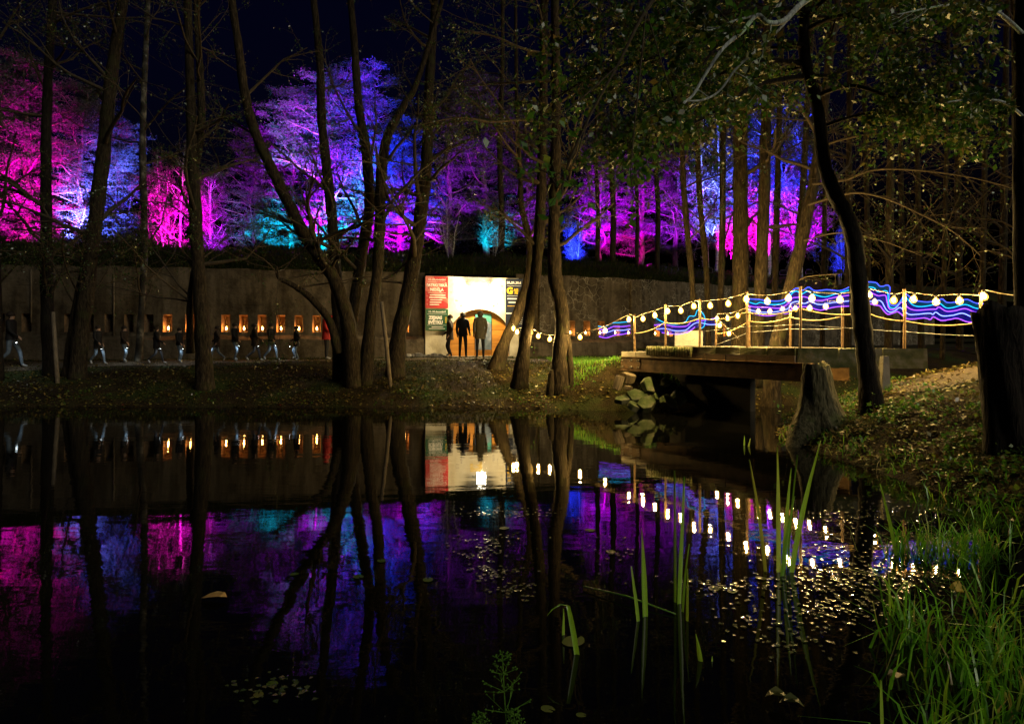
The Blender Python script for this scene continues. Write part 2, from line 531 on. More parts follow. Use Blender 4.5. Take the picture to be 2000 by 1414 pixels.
gx = axis(-20, 16, .16, 700); gy = axis(-2, 34, .16, 700)
GX, GY = np.meshgrid(gx, gy)
GZ = ground_z(GX, GY)
nx, ny = len(gx), len(gy)
idx = np.arange(nx * ny).reshape(ny, nx)
Q = np.stack([idx[:-1, :-1], idx[:-1, 1:], idx[1:, 1:], idx[1:, :-1]], -1).reshape(-1, 4)
ground = link('ground', np_mesh('ground', np.stack([GX, GY, GZ], -1).reshape(-1, 3), Q, M['ground'], smooth=True), kind='structure')

wb = MB().quad((-58, .2, 0), (20, .2, 0), (20, 24, 0), (-58, 24, 0))
wb.build('water', M['water'], kind='structure')

def strip(name, pts, width, mat, lift=.012):
    pts = crom(pts, 8)
    V, Q = [], []
    k = 5
    for i, p in enumerate(pts):
        t = pts[min(i + 1, len(pts) - 1)] - pts[max(i - 1, 0)]
        t = t / np.linalg.norm(t)
        nn = np.array([-t[1], t[0]])
        for j in range(k):
            q = p[:2] + nn * width * (j / (k - 1) - .5) * (1 + .12 * math.sin(i * 1.3 + j))
            V.append((q[0], q[1], gz(q[0], q[1]) + lift + .02 * (1 if 0 < j < k - 1 else 0)))
    for i in range(len(pts) - 1):
        for j in range(k - 1):
            a = i * k + j
            Q.append((a, a + 1, a + k + 1, a + k))
    return link(name, np_mesh(name, V, Q, mat, smooth=True), kind='structure')

strip('path', [(-30, 20.0), (-18, 20.6), (-10, 21.6), (-5, 22.9), (-1.6, 24.2), (1.0, 22.3), (2.6, 19.6), (3.5, 17.9)], 1.5, M['path'])
strip('bank_path', [(5.6, 13.6), (6.5, 12.5), (7.3, 11.3), (8.6, 10.6), (12, 10.0), (18, 9.6)], 1.6, M['path'])

# ------------------------------------------------------------------ fort wall
WL = Vector((-30.0, 20.0)); WA = Vector((-3.30, 25.80)); WB = Vector((0.16, 26.85)); WC = Vector((5.5, 29.3)); WD = Vector((14.0, 35.5)); WE = Vector((26.0, 42.0))
WALL_TOP, WALL_BASE = 4.16, .80

class Frame2:
    """u runs along the wall foot, v upwards, w towards the viewer."""
    def __init__(self, a, b):
        self.a = a; self.d = (b - a).normalized(); self.L = (b - a).length
        self.n = Vector((self.d.y, -self.d.x))
    def p(self, u, z, w=0.0):
        q = self.a + self.d * u + self.n * w
        return Vector((q.x, q.y, z))
    def u_of(self, px):
        r = (px - 1000) / F
        # (a.x + d.x u) = r (a.y + d.y u)
        return (r * self.a.y - self.a.x) / (self.d.x - r * self.d.y)
    def at(self, px, py, w=0.0):
        u = self.u_of(px)
        q = self.a + self.d * u
        return u, CZ - (py - H0) / F * q.y

fa, fb, fc, fd, fe = Frame2(WL, WA), Frame2(WA, WB), Frame2(WB, WC), Frame2(WC, WD), Frame2(WD, WE)

wall = thing('fort_wall', 'long grey concrete fort wall with a row of small window niches', 'wall')

def wall_section(fr, holes, name, mat, top=WALL_TOP, depth=.55, z0=WALL_BASE, thick=1.2):
    """Front face with real rectangular recesses (u0,u1,z0,z1)."""
    us = sorted({0.0, fr.L, *[h[0] for h in holes], *[h[1] for h in holes]})
    ug = []
    for a, b in zip(us[:-1], us[1:]):
        k = max(1, int((b - a) / .8))
        ug += [a + (b - a) * i / k for i in range(k)]
    ug.append(us[-1])
    zs = sorted({z0, top, *[h[2] for h in holes], *[h[3] for h in holes]})
    mb = MB()
    for a, b in zip(ug[:-1], ug[1:]):
        for c, d in zip(zs[:-1], zs[1:]):
            um, zm = (a + b) / 2, (c + d) / 2
            if any(h[0] < um < h[1] and h[2] < zm < h[3] for h in holes):
                continue
            tj = .03 * math.sin(a * 3.1) if d == top else 0
            tk = .03 * math.sin(b * 3.1) if d == top else 0
            mb.quad(fr.p(a, c), fr.p(b, c), fr.p(b, d + tk), fr.p(a, d + tj))
    mb.quad(fr.p(0, top - .03), fr.p(fr.L, top - .03), fr.p(fr.L, top - .03, -thick), fr.p(0, top - .03, -thick))
    w = mb.build(name, mat, wall)
    return w

def niche(fr, h, mat, depth=.55):
    u0, u1, z0, z1 = h
    i = .06
    mb = MB()
    a0, a1, b0, b1 = u0, u1, u0 + i, u1 - i
    f = [fr.p(a0, z0, -.001), fr.p(a1, z0, -.001), fr.p(a1, z1, -.001), fr.p(a0, z1, -.001)]
    g = [fr.p(b0, z0 + .01, -depth), fr.p(b1, z0 + .01, -depth), fr.p(b1, z1 - .05, -depth), fr.p(b0, z1 - .05, -depth)]
    mb.quad(*g)
    for k in range(4):
        k2 = (k + 1) % 4
        mb.quad(f[k], f[k2], g[k2], g[k])
    return mb.build('window_niche', mat, wall)

M['niche'] = surf('niche_plaster', [(.3, (.18, .11, .06)), (.7, (.36, .24, .14))], scale=6, bump=.4)
NZ0, NZ1 = 1.90, 2.52
lit_a = [327.5, 371, 441, 476, 512, 548.5, 583.5, 618.5, 652, 791]
dark_a = [-40, 0, 52, 135, 174, 214, 252, 291]
lit_c = [1116, 1146, 1174, 1204, 1230, 1256, 1283, 1308]
lit_d = [1412]
W_N = .295
holes_a = [(fa.u_of(x) - W_N / 2, fa.u_of(x) + W_N / 2, NZ0, NZ1) for x in sorted(dark_a + lit_a)]
holes_c, holes_d = [], []
for x in lit_c:
    u = fc.u_of(x)
    (holes_c if u < fc.L - .2 else holes_d).append((u if u < fc.L - .2 else fd.u_of(x), x))
for x in lit_d:
    holes_d.append((fd.u_of(x), x))
hc = [(u - .17, u + .17, 1.78, 2.40) for u, x in holes_c if u > .2]
hd = [(u - .2, u + .2, 1.76, 2.38) for u, x in holes_d if .3 < u < fd.L]
wall_section(fa, holes_a, 'wall_face', M['wall'])
wall_section(fc, hc, 'wall_face', M['wallcrack'], top=4.22)
wall_section(fd, hd, 'wall_face', M['wallcrack'], top=4.22)
wall_section(fe, [], 'wall_face', M['wallcrack'], top=4.22)
for h in holes_a: niche(fa, h, M['niche'])
for h in hc: niche(fc, h, M['niche'])
for h in hd: niche(fd, h, M['niche'])

# sloping plinth below the niches
for fr, z1, u_end in ((fa, 1.80, fa.L - .05), (fc, 1.66, fc.L), (fd, 1.64, fd.L)):
    mb = MB()
    k = int(u_end / .9)
    for i in range(k):
        a, b = u_end * i / k, u_end * (i + 1) / k
        ja, jb = .03 * math.sin(a * 2.3), .03 * math.sin(b * 2.3)
        mb.quad(fr.p(a, .7, .34), fr.p(b, .7, .34), fr.p(b, z1 - .16 + jb, .28), fr.p(a, z1 - .16 + ja, .28))
        mb.quad(fr.p(a, z1 - .16 + ja, .28), fr.p(b, z1 - .16 + jb, .28), fr.p(b, z1 + jb, .003), fr.p(a, z1 + ja, .003))
    mb.quad(fr.p(u_end, .7, .34), fr.p(u_end, .7, 0), fr.p(u_end, z1, 0), fr.p(u_end, z1 - .16, .28))
    mb.build('plinth', M['wall'], wall)

# joints (buttress strips) on the left wall and drain stains stay in the material; pilasters right of the entrance
for px in (1062, 1240):
    u = fc.u_of(px)
    MB().box((0, 0, 0), (.5, .16, 3.2), Matrix.Rotation(math.atan2(fc.d.y, fc.d.x), 3, 'Z')).build('pilaster', M['wallcrack'], wall).location = fc.p(u, .8 + 1.72, .05)

for px, za, zb in ((223, 1.7, 3.9), (62, 2.2, 4.0)):
    u = fa.u_of(px)
    MB().tube([fa.p(u, za, .04), fa.p(u + .01, (za + zb) / 2, .05), fa.p(u, zb, .04)], .03, 7).build('drain_pipe', M['wood'], wall, True)
for zj in (2.9, 3.5):          # formwork ledges left in the concrete
    mb = MB()
    for i in range(24):
        a_, b_ = fa.L * i / 24, fa.L * (i + .8 * rng.random() + .15) / 24
        mb.box(fa.p((a_ + b_) / 2, zj + .01 * math.sin(i * 2.1), .006), (b_ - a_, .02, .035), Matrix.Rotation(math.atan2(fa.d.y, fa.d.x), 3, 'Z'), jit=.006)
    mb.build('formwork_ledge', M['wall'], wall, kind='stuff')
# ------------------------------------------------------------------ entrance block with arch
FWD = .28
u_l, u_r = -.02, fb.L + .02
ent = thing('entrance_portal', 'brightly floodlit pale plaster gateway with segmental arch', 'gateway')
ENT_TOP = 4.02
ua, ub = fb.u_of(874), fb.u_of(992)
z_sp, z_ap = 1.95, 2.80
uc = (ua + ub) / 2
def arch_z(u):
    t = (u - uc) / ((ub - ua) / 2)
    R = ((ub - ua) / 2) ** 2 / (2 * (z_ap - z_sp)) + (z_ap - z_sp) / 2
    return z_ap - R + math.sqrt(max(R * R - (t * (ub - ua) / 2) ** 2, 0))
mb = MB()
for a, b in ((u_l, ua), (ub, u_r)):
    for c, d in zip((.7, 1.6, 2.5, 3.3), (1.6, 2.5, 3.3, ENT_TOP)):
        mb.quad(fb.p(a, c, FWD), fb.p(b, c, FWD), fb.p(b, d, FWD), fb.p(a, d, FWD))
K = 22
for i in range(K):
    a, b = ua + (ub - ua) * i / K, ua + (ub - ua) * (i + 1) / K
    mb.quad(fb.p(a, arch_z(a), FWD), fb.p(b, arch_z(b), FWD), fb.p(b, ENT_TOP, FWD), fb.p(a, ENT_TOP, FWD))
mb.quad(fb.p(u_l, .7, -.6), fb.p(u_l, .7, FWD), fb.p(u_l, ENT_TOP, FWD), fb.p(u_l, ENT_TOP, -.6))
mb.quad(fb.p(u_r, .7, FWD), fb.p(u_r, .7, -.6), fb.p(u_r, ENT_TOP, -.6), fb.p(u_r, ENT_TOP, FWD))
mb.quad(fb.p(u_l, ENT_TOP, FWD), fb.p(u_r, ENT_TOP, FWD), fb.p(u_r, ENT_TOP, -.9), fb.p(u_l, ENT_TOP, -.9))
mb.build('facade', M['plaster'], ent)
mb = MB()
DEEP = -.75
for i in range(K):
    a, b = ua + (ub - ua) * i / K, ua + (ub - ua) * (i + 1) / K
    mb.quad(fb.p(b, arch_z(b), FWD - .002), fb.p(a, arch_z(a), FWD - .002), fb.p(a, arch_z(a), DEEP), fb.p(b, arch_z(b), DEEP))
mb.quad(fb.p(ua, .7, FWD - .002), fb.p(ua, .7, DEEP), fb.p(ua, z_sp, DEEP), fb.p(ua, z_sp, FWD - .002))
mb.quad(fb.p(ub, .7, DEEP), fb.p(ub, .7, FWD - .002), fb.p(ub, z_sp, FWD - .002), fb.p(ub, z_sp, DEEP))
mb.build('arch_lining', M['concrete'], ent)
# chipped patches of plaster
for px, py, s in ((890, 588, .10), (976, 560, .08), (898, 598, .07), (960, 598, .09), (878, 572, .05), (968, 594, .05)):
    u, z = fb.at(px, py)
    pts = [fb.p(u + s * rng.uniform(.5, 1) * math.cos(a), z + s * .8 * rng.uniform(.5, 1) * math.sin(a), FWD + .004) for a in np.linspace(0, 5.4, 7)]
    MB().poly(pts).build('plaster_chip', M['stone'], ent)
# plywood panels closing the passage
cols_u = [ua - .05] + [fb.u_of(x) for x in (895, 926, 959)] + [ub + .05]
rows_z = [.9, 1.48, 2.02, 2.95]
for i in range(4):
    for j in range(3):
        a, b, c, d = cols_u[i] + .008, cols_u[i + 1] - .008, rows_z[j] + .008, rows_z[j + 1] - .008
        mb = MB()
        w0, w1 = .10 - .006 * ((i + j) % 3), .05
        f = [fb.p(a, c, w0), fb.p(b, c, w0), fb.p(b, d, w0), fb.p(a, d, w0)]
        g = [fb.p(a, c, w1), fb.p(b, c, w1), fb.p(b, d, w1), fb.p(a, d, w1)]
        mb.quad(*f)
        for k in range(4):
            mb.quad(f[(k + 1) % 4], f[k], g[k], g[(k + 1) % 4])
        mb.build('panel', M['plywood'], ent)
mb = MB().quad(fb.p(ua - .1, .7, .0), fb.p(ub + .1, .7, .0), fb.p(ub + .1, 3.0, .0), fb.p(ua - .1, 3.0, .0))
mb.build('passage_back', M['soot'], ent)
mb = MB(); mb.box((0, 0, 0), (ub - ua - .02, .5, .16)); st = mb.build('threshold_step', M['concrete'], ent)
st.location = fb.p(uc, .93, .3); st.rotation_euler.z = math.atan2(fb.d.y, fb.d.x)

# flood lamp at the top of the gateway
ul, zl = fb.at(932, 562)
lamp = thing('flood_lamp', 'glaring white flood lamp fixed above the arch of the gateway', 'lamp', fb.p(ul, zl, FWD + .36), math.atan2(fb.d.y, fb.d.x))
mb = MB().box((0, .04, .03), (.24, .08, .15), Matrix.Rotation(math.radians(30), 3, 'X')); mb.build('housing', M['soot'], lamp)
mb = MB().tube([(0, .06, .02), (0, .2, .10), (0, .36, .12)], .018, 6); mb.build('bracket', M['galv'], lamp)
mb = MB().box((0, -.01, .0), (.34, .012, .22), Matrix.Rotation(math.radians(30), 3, 'X'))
mb.build('lens', glow('lamp_lens', (1, .90, .68), 130.0), lamp)
ld = bpy.data.lights.new('flood_lamp_light', 'POINT'); ld.energy = 820; ld.color = (1, .74, .36); ld.shadow_soft_size = .06
lo = bpy.data.objects.new('flood_lamp_light', ld); COL.objects.link(lo); lo.parent = lamp; lo.location = (0, -.12, -.12)

# ------------------------------------------------------------------ posters and signs
def text(name, body, size, loc, parent, mat, align='CENTER', bold=0.0, sx=1.0):
    cu = bpy.data.curves.new(name, 'FONT')
    cu.body = body; cu.size = size; cu.align_x = align; cu.align_y = 'CENTER'
    cu.offset = bold; cu.extrude = .001
    cu.resolution_u = 3
    cu.materials.append(mat)
    tmp = bpy.data.objects.new('lettering_tmp', cu); COL.objects.link(tmp)
    me = bpy.data.meshes.new_from_object(tmp.evaluated_get(bpy.context.evaluated_depsgraph_get()))
    bpy.data.objects.remove(tmp)
    me.name = name
    o = link(name, me, parent)
    o.location = loc
    o.rotation_euler = (math.radians(90), 0, 0)
    o.scale = (sx, 1, 1)
    return o

def bar(parent, x, z, w, h, mat, y=-.004, name='text_line'):
    return MB().box((x, y, z), (w, .002, h)).build(name, mat, parent)

M['red'] = plain('poster_red', (.42, .025, .03), .45)
M['red_light'] = plain('poster_pale_red', (.55, .14, .12), .45)
M['green'] = plain('poster_green', (.015, .085, .04), .45)
M['navy'] = plain('poster_navy', (.012, .018, .04), .45)
M['ink'] = plain('poster_white_ink', (.80, .78, .74), .5)
M['yellow'] = plain('poster_yellow_ink', (.75, .48, .03), .5)
rz_b = math.atan2(fb.d.y, fb.d.x)

def poster(name, label, px0, py0, px1, py1, w=FWD + .05, fr=fb, cat='poster'):
    u0, z1 = fr.at(px0, py0); u1, z0 = fr.at(px1, py1)
    W, Hh = u1 - u0, z1 - z0
    o = thing(name, label, cat, fr.p((u0 + u1) / 2, (z0 + z1) / 2, w), math.atan2(fr.d.y, fr.d.x))
    return o, W, Hh

po, W, Hh = poster('poster', 'tall red poster with white lettering on the left of the gateway', 828, 541, 872, 603)
MB().box((0, .015, 0), (W, .03, Hh)).build('panel', M['red'], po)
MB().poly([(-W / 2, -.0035, Hh / 2), (-W * .15, -.0035, Hh / 2), (W / 2, -.0035, -Hh * .36), (W / 2, -.0035, -Hh * .2), (W / 2 - .12, -.0035, -Hh * .14), (-W / 2, -.0035, Hh * .05)]).build('colour_wedge', M['red_light'], po)
text('lettering', '12.-20.novembrī', .10, (0, -.006, Hh * .40), po, M['ink'], bold=.002)
bar(po, 0, Hh * .32, W * .8, .010, M['ink'])
text('lettering', 'PATRIOTISKĀ', .145, (0, -.006, Hh * .22), po, M['ink'], bold=.005, sx=.88)
text('lettering', 'NEDĒĻA', .145, (0, -.006, Hh * .08), po, M['ink'], bold=.005, sx=.88)
bar(po, 0, -Hh * .02, W * .8, .008, M['ink'])
for k, (x, w_) in enumerate(((.03, .60), (.03, .64), (-.02, .46), (-.05, .44), (-.09, .36))):
    bar(po, x, -Hh * (.09 + .075 * k), w_ * W * 1.15, .032, M['ink'])
for k in range(3):
    bar(po, -W * .43, -Hh * (.12 + .13 * k), .05, .06, M['red_light'])

po, W, Hh = poster('poster', 'dark green winter poster with white lettering below the red poster', 828, 604.6, 872, 646)
MB().box((0, .015, 0), (W, .03, Hh)).build('panel', M['green'], po)
text('lettering', '10.-30.decembrī', .10, (0, -.006, Hh * .38), po, M['ink'], bold=.002)
bar(po, 0, Hh * .27, W * .85, .010, M['ink'])
text('lettering', 'ZIEMAS', .17, (-W * .06, -.006, Hh * .10), po, M['ink'], bold=.011, sx=.88)
text('lettering', 'SVĒTKU', .17, (-W * .06, -.006, -Hh * .12), po, M['ink'], bold=.011, sx=.88)
for k in range(5):
    bar(po, W * .40, Hh * (.12 - .06 * k), .06, .026, M['yellow'])
bar(po, 0, -Hh * .25, W * .85, .008, M['ink'])
bar(po, .02, -Hh * .33, W * .5, .026, M['ink']); bar(po, 0, -Hh * .41, W * .7, .022, M['ink'])

po, W, Hh = poster('poster', 'tall navy poster with yellow letter behind the leaning trunks', 983, 546, 1028, 640, w=FWD + .06)
MB().box((0, .015, 0), (W, .03, Hh)).build('panel', M['navy'], po)
text('lettering', '28.,29.,30.d', .125, (-W * .46, -.006, Hh * .42), po, M['ink'], 'LEFT', .004)
bar(po, 0, Hh * .355, W * .9, .010, M['ink'])
text('lettering', 'G', .34, (-W * .46, -.006, Hh * .25), po, M['yellow'], 'LEFT', .016)
text('lettering', 'AIS', .13, (-W * .16, -.006, Hh * .27), po, M['yellow'], 'LEFT', .006)
text('lettering', 'FE', .13, (-W * .12, -.006, Hh * .21), po, M['yellow'], 'LEFT', .006)
bar(po, 0, Hh * .15, W * .9, .010, M['ink'])
for k, (w_, m_) in enumerate(((.5, 'ink'), (.4, 'ink'), (.5, 'yellow'), (.0, 'ink'), (.6, 'ink'))):
    if w_: bar(po, -W * .18, Hh * (.09 - .075 * k), w_ * W, .045 if m_ == 'ink' else .02, M[m_])
for k in range(4):
    bar(po, W * .1, -Hh * (.30 + .04 * k), W * .6, .016, M['ink'])

po, W, Hh = poster('door_sign', 'small yellow sign plate high above the arch', 915, 578, 938, 590, w=FWD + .02, cat='sign')
MB().box((0, .01, 0), (W, .02, Hh)).build('panel', plain('sign_yellow', (.70, .50, .10), .5), po)
bar(po, 0, Hh * .22, W * .9, .02, M['yellow']); bar(po, 0, -Hh * .12, W * .55, .08, M['ink'])

po, W, Hh = poster('poster', 'teal and blue photo poster on the plywood inside the arch', 926.5, 613, 958, 683, w=.14)
MB().box((0, .012, 0), (W, .024, Hh)).build('panel', surf('poster_mountain', [(.3, (.03, .07, .11)), (.5, (.12, .15, .20)), (.7, (.30, .32, .36))], scale=3, bump=0), po)
MB().poly([(-W / 2, -.003, Hh / 2), (W / 2, -.003, Hh / 2), (W / 2, -.003, Hh * .2), (W * .1, -.003, Hh * .36), (-W / 2, -.003, Hh * .28)]).build('colour_wedge', plain('poster_teal', (.05, .22, .20), .5), po)
MB().poly([(-W / 2, -.005, Hh * .42), (-W * .2, -.005, Hh * .34), (-W / 2, -.005, Hh * .26)]).build('colour_wedge', plain('poster_blue', (.03, .08, .35), .5), po)

# ------------------------------------------------------------------ candles in the niches
M['wax'] = plain('candle_wax', (.7, .55, .3), .5)
M['flame'] = glow('candle_flame', (1, .52, .13), 60.0)
M['flame_red'] = glow('red_lantern_glass', (1, .02, .015), 3.0)
def candle(fr, u, z, label, red=False, power=7.0, grp='candles in the wall niches'):
    o = thing('candle', label, 'candle', fr.p(u, z + .005, -.10), math.atan2(fr.d.y, fr.d.x), grp)
    MB().lathe((0, 0, 0), [(.045, 0), (.045, .07), (.012, .072), (.006, .085)], 10).build('wax', M['wax'], o)
    MB().lathe((0, 0, .085), [(.008, 0), (.030, .026), (.024, .062), (.003, .12)], 8).build('flame', M['flame_red'] if red else M['flame'], o)
    l = bpy.data.lights.new('candle_light', 'POINT')
    l.energy = power * rng.uniform(.6, 1.3); l.color = (1, .012, .02) if red else (1, .30, .045); l.shadow_soft_size = .02
    lo = bpy.data.objects.new('candle_light', l); COL.objects.link(lo); lo.parent = o; lo.location = (0, -.03, .15)
    return o
names_a = {327.5: 'leftmost candle of the row, in a niche alone left of the forked trunk', 371: 'candle in the niche mostly hidden by the forked trunk',
           441: 'first candle right of the forked trunk', 476: 'second candle right of the forked trunk', 512: 'third candle right of the forked trunk',
           548.5: 'fourth candle right of the forked trunk', 583.5: 'fifth candle right of the forked trunk', 618.5: 'candle just left of the red niche',
           652: 'red lantern candle glowing in the red niche', 791: 'lone candle left of the red poster beside a leaning trunk'}
for x in lit_a:
    candle(fa, fa.u_of(x), NZ0, names_a[x], red=(x == 652))
num = ['first', 'second', 'third', 'fourth', 'fifth', 'sixth', 'seventh', 'eighth', 'ninth']
k = 0
for lst, fr, z in ((hc, fc, 1.78), (hd, fd, 1.76)):
    for h in lst:
        candle(fr, (h[0] + h[1]) / 2, z, '%s candle right of the gateway, low on the far wall behind the bridge' % num[k], power=3.0)
        k += 1

# ------------------------------------------------------------------ rampart behind the wall
def rampart():
    line = [Vector((-60, 13.5)), WL, WA, WB, WC, WD, WE, Vector((60, 60))]
    pts = []
    for a, b in zip(line[:-1], line[1:]):
        n = max(1, int((b - a).length / .7))
        pts += [a + (b - a) * i / n for i in range(n)]
    pts.append(line[-1])
    prof = [(.02, 4.13), (.35, 4.25), (.9, 4.55), (1.8, 4.95), (3.0, 5.2), (4.5, 5.25), (7, 5.0), (11, 4.8), (18, 4.8), (40, 4.8)]
    V = []
    for i, p in enumerate(pts):
        t = (pts[min(i + 1, len(pts) - 1)] - pts[max(i - 1, 0)]).normalized()
        nb = Vector((-t.y, t.x))
        for j, (o, z) in enumerate(prof):
            q = p + nb * o
            V.append((q.x, q.y, z + (.10 * math.sin(i * .9 + j) + .07 * math.sin(i * 2.3 - j * 1.7)) * (1 if 0 < j < 8 else .1)))
    k = len(prof)
    Q = [(i * k + j, (i + 1) * k + j, (i + 1) * k + j + 1, i * k + j + 1) for i in range(len(pts) - 1) for j in range(k - 1)]
    return link('rampart_terrain', np_mesh('rampart_terrain', V, Q, M['ground'], smooth=True), kind='structure'), np.array(V)
ramp_o, RV = rampart()
sel = RV.reshape(-1, 10, 3)

def blades(name, roots, length, width, mat, lean=.35, g=nrg, segs=2, tilt=None):
    """Grass: bent tapering blades of two quads each."""
    roots = np.asarray(roots, float); n = len(roots)
    L = length * g.uniform(.5, 1.25, (n, 1))
    az = g.uniform(0, 2 * np.pi, n)
    side = np.stack([np.cos(az), np.sin(az), np.zeros(n)], 1)
    ln = g.normal(0, lean, (n, 3)); ln[:, 2] = 0
    if tilt is not None:
        ln = ln + np.asarray(tilt)
    up = np.array([0, 0, 1.0])
    m = roots + (up * .62 + ln * .35) * L
    t = roots + (up * (1 - .25 * np.linalg.norm(ln, axis=1, keepdims=True)) + ln * 1.0) * L
    w = width * g.uniform(.7, 1.3, (n, 1))
    V = np.stack([roots - side * w * .5, roots + side * w * .5, m + side * w * .42, m - side * w * .42, t + side * w * .06, t - side * w * .06], 1).reshape(-1, 3)
    b = np.arange(n)[:, None] * 6
    Q = np.concatenate([b + np.array([[0, 1, 2, 3]]), b + np.array([[3, 2, 4, 5]])], 0)
    return np_mesh(name, V, Q, mat, np.repeat(g.random(n), 6))

# rough grass on the rampart slope and hanging over the wall edge
rows = sel[(sel[:, 0, 0] > -20) & (sel[:, 0, 0] < 16)]
n = 26000
ii = nrg.integers(0, len(rows) - 1, n); jj = nrg.choice([0, 0, 1, 1, 2, 3, 4], n)
fu = nrg.random((n, 1)); fv = nrg.random((n, 1))
A = rows[ii, jj] * (1 - fu) + rows[ii + 1, jj] * fu
B = rows[ii, jj + 1] * (1 - fu) + rows[ii + 1, jj + 1] * fu
roots = A * (1 - fv) + B * fv - np.array([0, 0, .02])
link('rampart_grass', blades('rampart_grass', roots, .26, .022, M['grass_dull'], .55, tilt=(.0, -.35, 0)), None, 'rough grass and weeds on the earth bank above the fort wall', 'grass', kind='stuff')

# stones along the foot of the wall
stm = MB().lathe((0, 0, 0), [(.02, -.06), (.10, -.04), (.12, .02), (.08, .08), (.02, .10)], 7).mesh('stone', M['stone'])
k = 0
for px in (778, 786, 796, 806, 815, 824, 832, 843, 852, 862):
    u = fa.u_of(px) if px < 828 else None
    q = fa.p(u, 0, .62) if u else fb.p(fb.u_of(px), 0, .62)
    o = link('stone', stm, None, '%s boulder from the left in the row along the wall foot' % ('first', 'second', 'third', 'fourth', 'fifth', 'sixth', 'seventh', 'eighth', 'ninth', 'tenth')[k], 'stone', 'boulders along the wall foot')
    o.location = (q.x, q.y, gz(q.x, q.y) + .05)
    s = rng.uniform(.9, 1.7); o.scale = (s * 1.2, s, s * .9); o.rotation_euler = (0, 0, rng.uniform(0, 6))
    k += 1

# ------------------------------------------------------------------ footbridge
A1 = Vector((2.71, 16.95)); B1 = Vector((5.23, 12.60)); B2 = Vector((6.90, 14.15)); A2 = Vector((4.62, 17.75)); R2 = Vector((8.06, 11.65))
def on_line(px, a, b):
    r = (px - 1000) / F
    d = b - a
    t = (r * a.y - a.x) / (d.x - r * d.y)
    q = a + d * t
    return q, q.y
def front_Y(px):
    return on_line(px, A1, B1)[1] if px < 1556 else on_line(px, B1, R2)[1]
def back_Y(px):
    return on_line(px, Vector((5.0, 16.8)), Vector((6.84, 14.25)))[1] if px < 1640 else on_line(px, Vector((6.84, 14.25)), Vector((8.4, 13.6)))[1]

bridge = thing('footbridge', 'low footbridge of rusty steel girders and mossy concrete with posts', 'footbridge')
ax = (B1 - A1).normalized(); axn = Vector((-ax.y, ax.x))
Lb = (B1 - A1).length
ang = math.atan2(ax.y, ax.x)
R_b = Matrix.Rotation(ang, 3, 'Z')
def girder(a, L, nm='girder'):
    g = MB()
    zc = 1.07
    c = lambda s, n, z: (a.x + ax.x * s + axn.x * n, a.y + ax.y * s + axn.y * n, z)
    g.box(c(L / 2, 0, zc), (L, .014, .31), R_b)
    g.box(c(L / 2, 0, zc + .163), (L + .02, .15, .016), R_b)
    g.box(c(L / 2, 0, zc - .163), (L - .02, .15, .016), R_b)
    return g.build(nm, M['steel'], bridge)
gfront = girder(A1, Lb + .35)
girder(A1 + axn * 1.0 + ax * .2, Lb + .2)
girder(A2 - axn * .02, (B2 - A2).length + .2)
# splice plates and bolts on the near girder
MB().box((A1.x + ax.x * .42 - axn.x * .014, A1.y + ax.y * .42 - axn.y * .014, 1.07), (.62, .012, .27), R_b).build('splice_plate', M['steel'], gfront)
bm = MB().lathe((0, 0, 0), [(.024, 0), (.024, .014), (.011, .016), (.011, .06)], 6, M=Matrix.Rotation(math.radians(90), 3, 'X')).mesh('bolt', M['galv'])
for s, z in ((.10, 1.15), (.10, .99), (.42, 1.15), (.42, .99), (.68, 1.15), (.68, .99)):
    o = link('bolt', bm, gfront)
    o.location = (A1.x + ax.x * s - axn.x * .021, A1.y + ax.y * s - axn.y * .021, z); o.rotation_euler.z = ang
# deck slabs
nsl = 9
for i in range(nsl):
    t0, t1 = i / nsl + .002, (i + 1) / nsl - .002
    p = [A1.lerp(B1, t0) - axn * .06 * 0, A1.lerp(B1, t1), A2.lerp(B2, t1), A2.lerp(B2, t0)]
    mb = MB()
    z0, z1 = 1.245, 1.36 + .004 * (i % 3)
    b = [(q.x, q.y, z0) for q in p]; t = [(q.x, q.y, z1) for q in p]
    mb.poly(b[::-1]).poly(t)
    for k in range(4):
        mb.quad(b[k], b[(k + 1) % 4], t[(k + 1) % 4], t[k])
    mb.build('deck_slab', M['concrete'], bridge)
# near kerb: fluted mossy plank ends, then plain kerb blocks
def kerb(a, b, z0, z1, w, mat, nm, n, parent, gap=.012):
    d = (b - a).normalized(); nn = Vector((-d.y, d.x)); L = (b - a).length
    R = Matrix.Rotation(math.atan2(d.y, d.x), 3, 'Z')
    for i in range(n):
        l = L / n - gap
        q = a + d * (L * (i + .5) / n)
        mb = MB().box((q.x + nn.x * w * .5, q.y + nn.y * w * .5, (z0 + z1) / 2), (l, w, z1 - z0), R, taper=.97, jit=.008)
        mb.build(nm, mat, parent)
k0 = A1 + ax * ((on_line(1263, A1, B1)[0] - A1).length); k1 = A1 + ax * ((on_line(1352, A1, B1)[0] - A1).length)
kerb(k0, k1, 1.366, 1.50, .26, M['mossy'], 'kerb_block', 2, bridge)
npl = 18
for i in range(npl):
    q = k0.lerp(k1, (i + .5) / npl)
    MB().lathe((q.x - axn.x * .012, q.y - axn.y * .012, 0), [(.030, 1.30 - .03 * rng.random()), (.034, 1.40), (.030, 1.492), (.018, 1.505)], 7).build('plank_end', M['mossy'], bridge, smooth=True)
kerb(k1, B1, 1.366, 1.51, .28, M['mossy'], 'kerb_block', 4, bridge)
kerb(A2 - axn * .26, B2 - axn * .26, 1.366, 1.50, .26, M['concrete'], 'kerb_block', 5, bridge)

